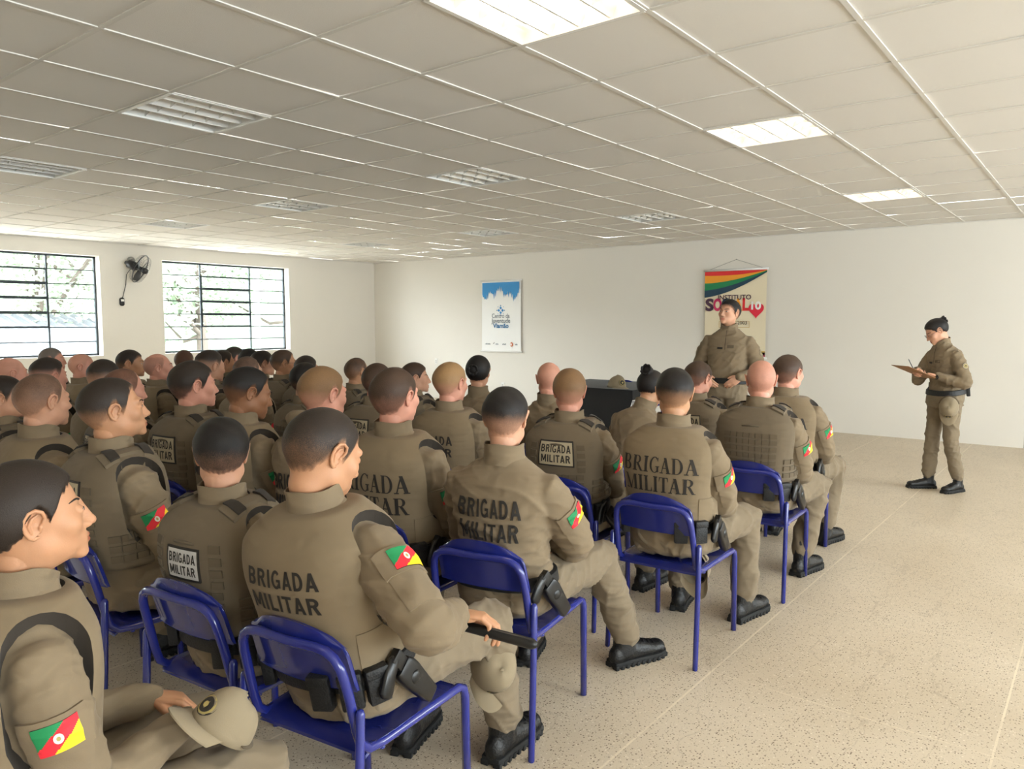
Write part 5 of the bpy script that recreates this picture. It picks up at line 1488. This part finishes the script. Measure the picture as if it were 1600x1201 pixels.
# second row
Q26 = seat(26, 518, 638, 1.36, -10, dict(lean=-9, side=-4), H(520, 56, 'buzz', 'dark', 'tan', 20, hs=1.06), dict(vest=SN, belt=1, htip=30, pouches=(-30, -52, -75, 215)), 0, 'gripping the black baton',
     'person in plain-lettered smooth vest gripping a black baton, head bowed',
     {'rw_w': tuple(hR + bd * .03 + Vector((-.085, -.045, .046))), 'rd': (.86, .48, -.12), 'rn': (0, -.25, -1), 'rh': 'lap', 'lw_w': tuple(hL + Vector((-.06, -.06, .05))), 'ld': (.75, .6, -.3), 'ln': (.3, -.2, -1), 'lh': 'fist', 're': (.9, -.5, -.45),
      'rk': (.19, .47, .535), 'rf': (.17, .60), 'rfy': -4, 'lk': (-.15, .46, .53), 'lf': (-.16, .50)})
seat(25, 345, 655, 1.32, -6, dict(POSES['D'], lean=-6), H(345, 3, 'thick', 'black', 'fair', 10), dict(vest=TW, belt=1), 0, W_(1, 'second'), 'person in tactical vest with pale grey name patch, seen squarely from behind')
seat(8, 163, 593, 1.30, 0, 'A', H(165, 80, 'fade', 'dark', 'tan', -6), dict(vest=TK), 0, W_(2, 'second'), f'person in tactical vest, {W_(2, "second")}, in profile')
seat(6, 60, 584, 1.30, -4, 'E', H(62, 58, 'recede', 'brown', 'fair', 0), dict(vest='smooth'), 0, W_(3, 'second'), f'person in plain smooth vest, {W_(3, "second")}')
seat(2, 0, 588, 1.45, 6, 'A', H(5, 100, 'short', 'dark', 'fair', -2), dict(vest=TN), 1, W_(4, 'second'), 'person cut by the left edge, face in profile, behind the second row')
# third row
seat(33, 790, 606, 2.25, -14, dict(lean=-1), H(790, 12, 'fade', 'black', 'fair', 4), dict(text=(.285, .068, .300, .088), belt=1, hdeg=-18, htip=34, pouches=()), 0, W_(0, 'third'), 'person in jacket with plain back lettering, holster at right hip, leg stretched out',
     dict(rw=(.05, .30, .64), lw=(-.05, .30, .64), re=(.95, -.1, -.62), le=(-.9, -.4, -.4), rk=(.235, .45, .545), rf=(.30, .64), rfy=-34, lk=(-.15, .46, .53), lf=(-.12, .50), flag=20))
seat(29, 613, 576, 2.2, -8, 'A', H(613, 40, 'short', 'brown', 'pink', -2), dict(vest=SS, belt=1), 1, W_(1, 'third'), f'person in serif-lettered smooth vest, {W_(1, "third")}')
seat(24, 503, 574, 2.15, -5, 'D', H(503, 52, 'fade', 'light', 'pink', 4), dict(text=(.26, .066, .245, .09), hood=1), 1, W_(2, 'third'), 'fair-haired person in hooded jacket with plain back lettering')
seat(19, 392, 575, 2.1, 0, 'B', H(390, 74, 'fade', 'black', 'brown', 14), dict(vest='smooth_sans'), 1, W_(3, 'third'), f'person in smooth vest, {W_(3, "third")}, looking down')
seat(13, 297, 566, 2.05, -6, 'A', H(297, 72, 'thick', 'dark', 'pink', 0), dict(vest=TK), 1, W_(4, 'third'), f'person in tactical vest with khaki patch, {W_(4, "third")}')
seat(10, 193, 576, 1.95, 0, 'A', H(193, 70, 'recede', 'auburn', 'pink', 6), dict(vest=TK), 1, W_(5, 'third'), f'person with receding hair, {W_(5, "third")}')
seat(7, 160, 563, 2.1, 0, 'C', H(160, 25, 'highfade', 'dark', 'fair', 0), dict(vest='smooth'), 2, W_(6, 'third'), f'person in khaki uniform, {W_(6, "third")}, cropped crown showing')
seat(4, 72, 560, 2.0, 0, 'A', H(72, 60, 'highfade', 'dark', 'pink', 0), dict(vest=TN), 2, W_(7, 'third'), f'person in khaki uniform, {W_(7, "third")}')
seat(1, 12, 558, 2.0, 0, 'E', H(12, 72, 'bald', 'light', 'pink', 0), dict(vest='smooth'), 2, W_(8, 'third'), 'person with thinning hair at the left edge below the first window')
# fourth row
seat(37, 1055, 576, 3.32, -4, 'A', H(1055, 2, 'fade', 'black', 'olive', 4), dict(vest=SS, belt=1, hdeg=2), 1, W_(0, 'fourth'), 'person in serif-lettered smooth vest on the aisle, seen squarely from behind',
     dict(lean=0, rw=(.12, .36, .66), lw=(-.08, .36, .66), rk=(.21, .45, .535), rf=(.20, .46), lk=(-.12, .45, .53), lf=(-.13, .44)))
seat(35, 890, 577, 3.3, -10, 'A', H(890, 2, 'fade', 'light', 'pink', 0), dict(vest=TK, belt=1, hdeg=-10, pouches=(-30, -52)), 1, W_(1, 'fourth'), 'person in tactical vest with khaki name patch, red ears, before the black table',
     dict(rw=(.10, .34, .67), rk=(.20, .46, .535), rf=(.24, .50)))
seat(31, 702, 567, 3.2, -8, 'A', H(702, 38, 'fade', 'blond', 'pink', 0), dict(vest=SN), 1, W_(2, 'fourth'), f'fair-haired person in plain-lettered smooth vest, {W_(2, "fourth")}')
seat(28, 588, 567, 3.2, -6, 'B', H(588, 42, 'buzz', 'brown', 'pink', 0), dict(vest=TK), 1, W_(3, 'fourth'), f'person in tactical vest, {W_(3, "fourth")}')
seat(23, 475, 568, 3.1, 0, 'A', H(475, 35, 'thick', 'black', 'olive', 0), dict(vest=TN), 2, W_(4, 'fourth'), 'black-haired person mostly hidden behind the fair-haired hooded one')
seat(18, 385, 557, 3.1, 0, 'C', H(385, 50, 'recede', 'dark', 'fair', 0), dict(vest='smooth'), 2, W_(5, 'fourth'), f'person {W_(5, "fourth")}, head mostly hidden')
seat(14, 327, 548, 3.1, 0, 'A', H(327, 58, 'highfade', 'dark', 'fair', 4), dict(vest=TN), 2, W_(6, 'fourth'), f'person with high faded haircut, {W_(6, "fourth")}')
seat(11, 243, 552, 3.05, 0, 'E', H(243, 88, 'crown', 'brown', 'pink', -4), dict(vest='smooth'), 2, W_(7, 'fourth'), 'person in smooth vest with balding crown, in profile between the windows')
seat(9, 201, 547, 3.1, 0, 'A', H(200, 100, 'short', 'dark', 'tan', 0), dict(vest='smooth'), 2, W_(8, 'fourth'), 'person in profile, directly below the wall fan')
seat(5, 126, 552, 2.85, 0, 'A', H(126, 95, 'shaved', 'light', 'pink', 2), dict(vest='smooth'), 2, W_(9, 'fourth'), 'shaven-headed person at the right end of the first window')
seat(3, 78, 543, 2.97, 0, 'B', H(80, 98, 'buzz', 'grey', 'pink', 0), dict(vest=TN), 2, W_(10, 'fourth'), 'grey-haired person in front of the first window')
# fifth row
seat(39, 1190, 562, 4.38, -3, 'A', H(1188, -4, 'shaved', 'brown', 'pink', 3), dict(vest=TN, belt=1), 1, W_(0, 'fifth'), 'shaven-headed person in tactical vest without patch, on the aisle',
     dict(lean=0, rk=(.22, .45, .54), rf=(.17, .33), rw=(.12, .34, .67), lk=(-.16, .45, .53)))
seat(36, 1022, 580, 4.45, 12, 'D', H(1020, 28, 'long', 'black', 'olive', 24, bun=(.0, -.105, .085)), dict(), 1, W_(1, 'fifth'), 'person in plain jacket with a high black bun, bending forward', dict(fem=1, lean=18, side=5))
seat(34, 858, 565, 4.1, -8, 'A', H(857, 4, 'bald', 'light', 'pink', 8), dict(), 1, W_(2, 'fifth'), 'balding person in plain jacket, beside the black table')
seat(32, 747, 556, 4.1, -4, 'A', H(747, 12, 'long', 'black', 'fair', 0, bun=(-.012, -.118, .022)), dict(), 1, W_(3, 'fifth'), 'person in plain jacket with low black bun, below the blue banner', dict(fem=1))
seat(30, 646, 567, 4.0, 0, 'A', H(646, 82, 'long', 'brown', 'fair', 0, bun=(0, -.12, .0)), dict(vest=TN), 1, W_(4, 'fifth'), 'person with brown hair tied back, face in profile, below the far corner', dict(fem=1))
seat(27, 556, 559, 4.0, 0, 'E', H(556, 52, 'recede', 'black', 'tan', 0), dict(vest=TK), 2, W_(5, 'fifth'), 'person in tactical vest against the wall left of the far corner')
seat(22, 477, 556, 4.0, 0, 'A', H(477, 52, 'short', 'dark', 'fair', 0), dict(vest=TN), 2, W_(6, 'fifth'), 'dark-haired person just right of the second window, face hidden')
seat(21, 441, 547, 4.0, 0, 'A', H(441, 80, 'fade', 'brown', 'tan', 0, glasses=(40, 38, 36)), dict(vest=TN), 2, W_(7, 'fifth'), 'person with eyeglasses in profile at the right edge of the second window')
seat(20, 408, 548, 4.0, 0, 'B', H(408, 72, 'short', 'dark', 'fair', 0), dict(vest=TN), 2, W_(8, 'fifth'), 'person below the second window, left of the one with eyeglasses')
seat(17, 388, 545, 4.1, 0, 'A', H(390, 40, 'short', 'black', 'fair', 0), dict(vest='smooth'), 2, W_(9, 'fifth'), f'person {W_(9, "fifth")}, dark hair showing')
seat(15, 347, 548, 4.0, 0, 'A', H(348, 68, 'fade', 'dark', 'tan', 0), dict(vest=TN), 2, W_(10, 'fifth'), f'person {W_(10, "fifth")}, beside the high faded haircut')
seat(16, 365, 542, 4.3, 0, 'C', H(365, 70, 'short', 'dark', 'pink', 0), dict(vest='smooth'), 2, W_(11, 'fifth'), 'tallest far person, head against the middle of the second window')
seat(12, 287, 548, 3.9, 0, 'A', H(287, 18, 'thick', 'auburn', 'fair', 0), dict(vest='smooth'), 2, W_(12, 'fifth'), 'reddish-haired person at the left edge of the second window')
# sixth row
seat(40, 1231, 555, 5.1, -2, 'B', H(1231, 32, 'short', 'brown', 'pink', 0), dict(vest=SS, belt=1, hdeg=4), 1, W_(0, 'sixth'), 'person in serif-lettered smooth vest, front end of the aisle',
     dict(rk=(.21, .45, .54), rf=(.18, .38)))
seat(38, 1093, 565, 4.85, -4, 'A', H(1093, 36, 'short', 'brown', 'pink', 10), dict(vest=TK), 1, W_(1, 'sixth'), 'person in tactical vest with khaki name patch, below the standing speaker')

# two people standing in front
STAND = dict(stand=1, hip=(0, 0, .935), tz=1.06, lean=-1, rk=(.115, .02, .51), rf=(.15, -.03), lk=(-.115, .02, .51), lf=(-.15, -.03), rfy=-14, lfy=14)
PM = dict(STAND, rw=(.175, .155, 1.045), rd=(-.72, .25, -.55), rn=(-.1, -1, -.1), rh='rest', re=(.6, -1, -.1), lw=(-.165, .16, 1.045), ld=(.72, .25, -.55), ln=(.1, -1, -.1), lh='rest', le=(-.6, -1, -.1), side=-1)
fm_ = pz(1131, 759, 0)
rM, qM, _ = person((fm_.x, fm_.y, 0), 172, 1.82 / 1.80, PM, dict(az=190, style='thick', hair='black', tone='fair', pitch=-6, tilt=-3), dict(belt=1, name=1, emblem=1, pouches=(-40, 215), hdeg=-5, htip=12), 'person standing before the rainbow banner with both hands on the belt', 1, 50)
fw = pz(1470, 765, 0)
PW = dict(STAND, fem=1, lean=7, rw=(.05, .285, 1.215), rd=(-.55, .75, -.2), rn=(-.6, -.3, -.7), rh='pinch', re=(.8, -.8, -.4), lw=(-.13, .20, 1.165), ld=(.62, .78, .02), ln=(.15, .1, 1), lh='rest', le=(-.7, -1, -.2), rf=(.10, .07), lf=(-.11, -.09), lk=(-.10, .0, .51), rk=(.10, .04, .51))
azw = 222
rW, qW, HW = person((fw.x, fw.y, 0), azw, 1.66 / 1.80, PW, dict(az=244, style='long', hair='black', tone='fair', pitch=34, bun=(0, -.105, .055), glasses=(200, 190, 180)), dict(belt=1, emblem=1, name=1, pouches=(-60, 235), hdeg=0, htip=8), 'person standing at far right with black bun and eyeglasses, writing on a clipboard', 1, 51)

# ------------------------------------------------------------------ things held, worn loose or laid down
def local(root, p): return root.matrix_basis @ Vector(p)
# clipboard and pen
s_w = 1.66 / 1.80
Wl = local(rW, qW['arms']['l'][2]); Wr = local(rW, qW['arms']['r'][2])
fwd = Matrix.Rotation(R_(-azw), 3, 'Z') @ Vector((0, 1, 0)); rgt = Matrix.Rotation(R_(-azw), 3, 'Z') @ Vector((1, 0, 0))
bc_ = Wl + fwd * .15 + rgt * .105 + Vector((0, 0, .030))
yv = (fwd * 1 + Vector((0, 0, .38))).normalized(); xv = rgt; zv = xv.cross(yv)
MB = Matrix((xv, yv, zv)).transposed().to_4x4(); MB.translation = bc_
cb = thing('clipboard', 'brown clipboard held by the person writing at far right', 'clipboard', MB)
g = G(); g.box((0, 0, 0), (.235, .335, .004)); link('board', bevel(g.mesh('board', mat('brown_hardboard', (150, 108, 70), .6, var=.08, vscale=20)), .001), cb)
g = G(); g.box((0, .01, .003), (.21, .297, .002)); link('paper', g.mesh('paper', mat('white_paper', (236, 234, 228), .8), False), cb)
g = G(); g.box((0, -.150, .006), (.10, .024, .008)); g.cyl((-.05, -.146, .012), (.05, -.146, .012), .005, 10); link('clip', g.mesh('clip', m_steel), cb)
ft = Wr + fwd * .075 - rgt * .05 + Vector((0, 0, -.035))
g = G(); g.tube([(0, 0, 0), (0, 0, .012), (0, 0, .13), (0, 0, .14)], [.001, .004, .004, .003], 8)
pen = link('pen', g.mesh('pen', mat('dark_pen', (30, 34, 50), .3)), None, Matrix.Translation(bc_ + (ft - bc_) * .4 + zv * .008) @ Matrix.Rotation(R_(28), 4, 'X') @ Matrix.Rotation(R_(-18), 4, 'Y')); tag(pen, 'dark pen in the hand of the person with the clipboard', 'pen')
g = G(); q_ = qW['arms']['l']; ax = (q_[2] - q_[1]).normalized()
g.tube([q_[2] - ax * .012, q_[2] + ax * .012], .037, 18, round_=False); link('wristwatch', g.mesh('watch', m_blk), rW)
def frame_at(p, y, z):
    y = Vector(y).normalized(); z = Vector(z); z = (z - y * z.dot(y)).normalized(); x = y.cross(z)
    M = Matrix((x, y, z)).transposed().to_4x4(); M.translation = p; return M
hipL = rW.matrix_basis @ (qW['M'] @ Vector((-.175, .105, -.055)))
out_ = (Matrix.Rotation(R_(-azw), 3, 'Z') @ Vector((-.75, .66, 0))).normalized()
cap(frame_at(hipL + out_ * .035, Vector((0, 0, -1)) + out_ * .12, out_) @ Matrix.Scale(.95, 4), 'khaki cap hanging from the belt of the person at far right')
# baton
g = G(); g.tube([bat0 - bd * .05, bat0 + bd * .12, bat0 + bd * .125, bat1 - bd * .005, bat1], [.0165, .0165, .0150, .0150, .0135], 18)
for k in range(6): 
    p = bat0 + bd * (.0 + .018 * k); g.tube([p, p + bd * .004], .0178, 18, round_=False)
bo = link('baton', g.mesh('baton', m_poly), None); tag(bo, 'black baton lying across the thighs of the person with bowed head', 'baton')
# caps on knees and laps
r26, q26, _ = Q26
kn = r26.matrix_basis @ Vector((.19, .50, .50)); kd = Matrix.Rotation(R_(12), 3, 'Z') @ Vector((0, 1, 0))
ck = pz(783, 1062, .47)
ck = py(776, 1050, kn.y - .03)
cap(frame_at(ck, Vector((.12, -.15, -.95)), Vector((.78, -.5, .15))) @ Matrix.Translation((0, -.02, -.05)) @ Matrix.Scale(.95, 4), 'khaki cap hanging over the knee of the person with the baton')
cl = pz(322, 1135, .66)
cap(frame_at(cl + Vector((.02, .02, -.01)), Vector((-.02, -.62, .50)), Vector((.25, .6, .65))) @ Matrix.Scale(.80, 4), 'khaki cap with oval emblem resting in the lap at the lower left')
c37 = pz(1062, 893, .40)
cap(frame_at(c37 + Vector((.02, .10, .0)), Vector((.2, .1, -1)), Vector((0, 1, .2))) @ Matrix.Scale(.9, 4), 'khaki cap hanging under the chair of the aisle person with serif lettering')
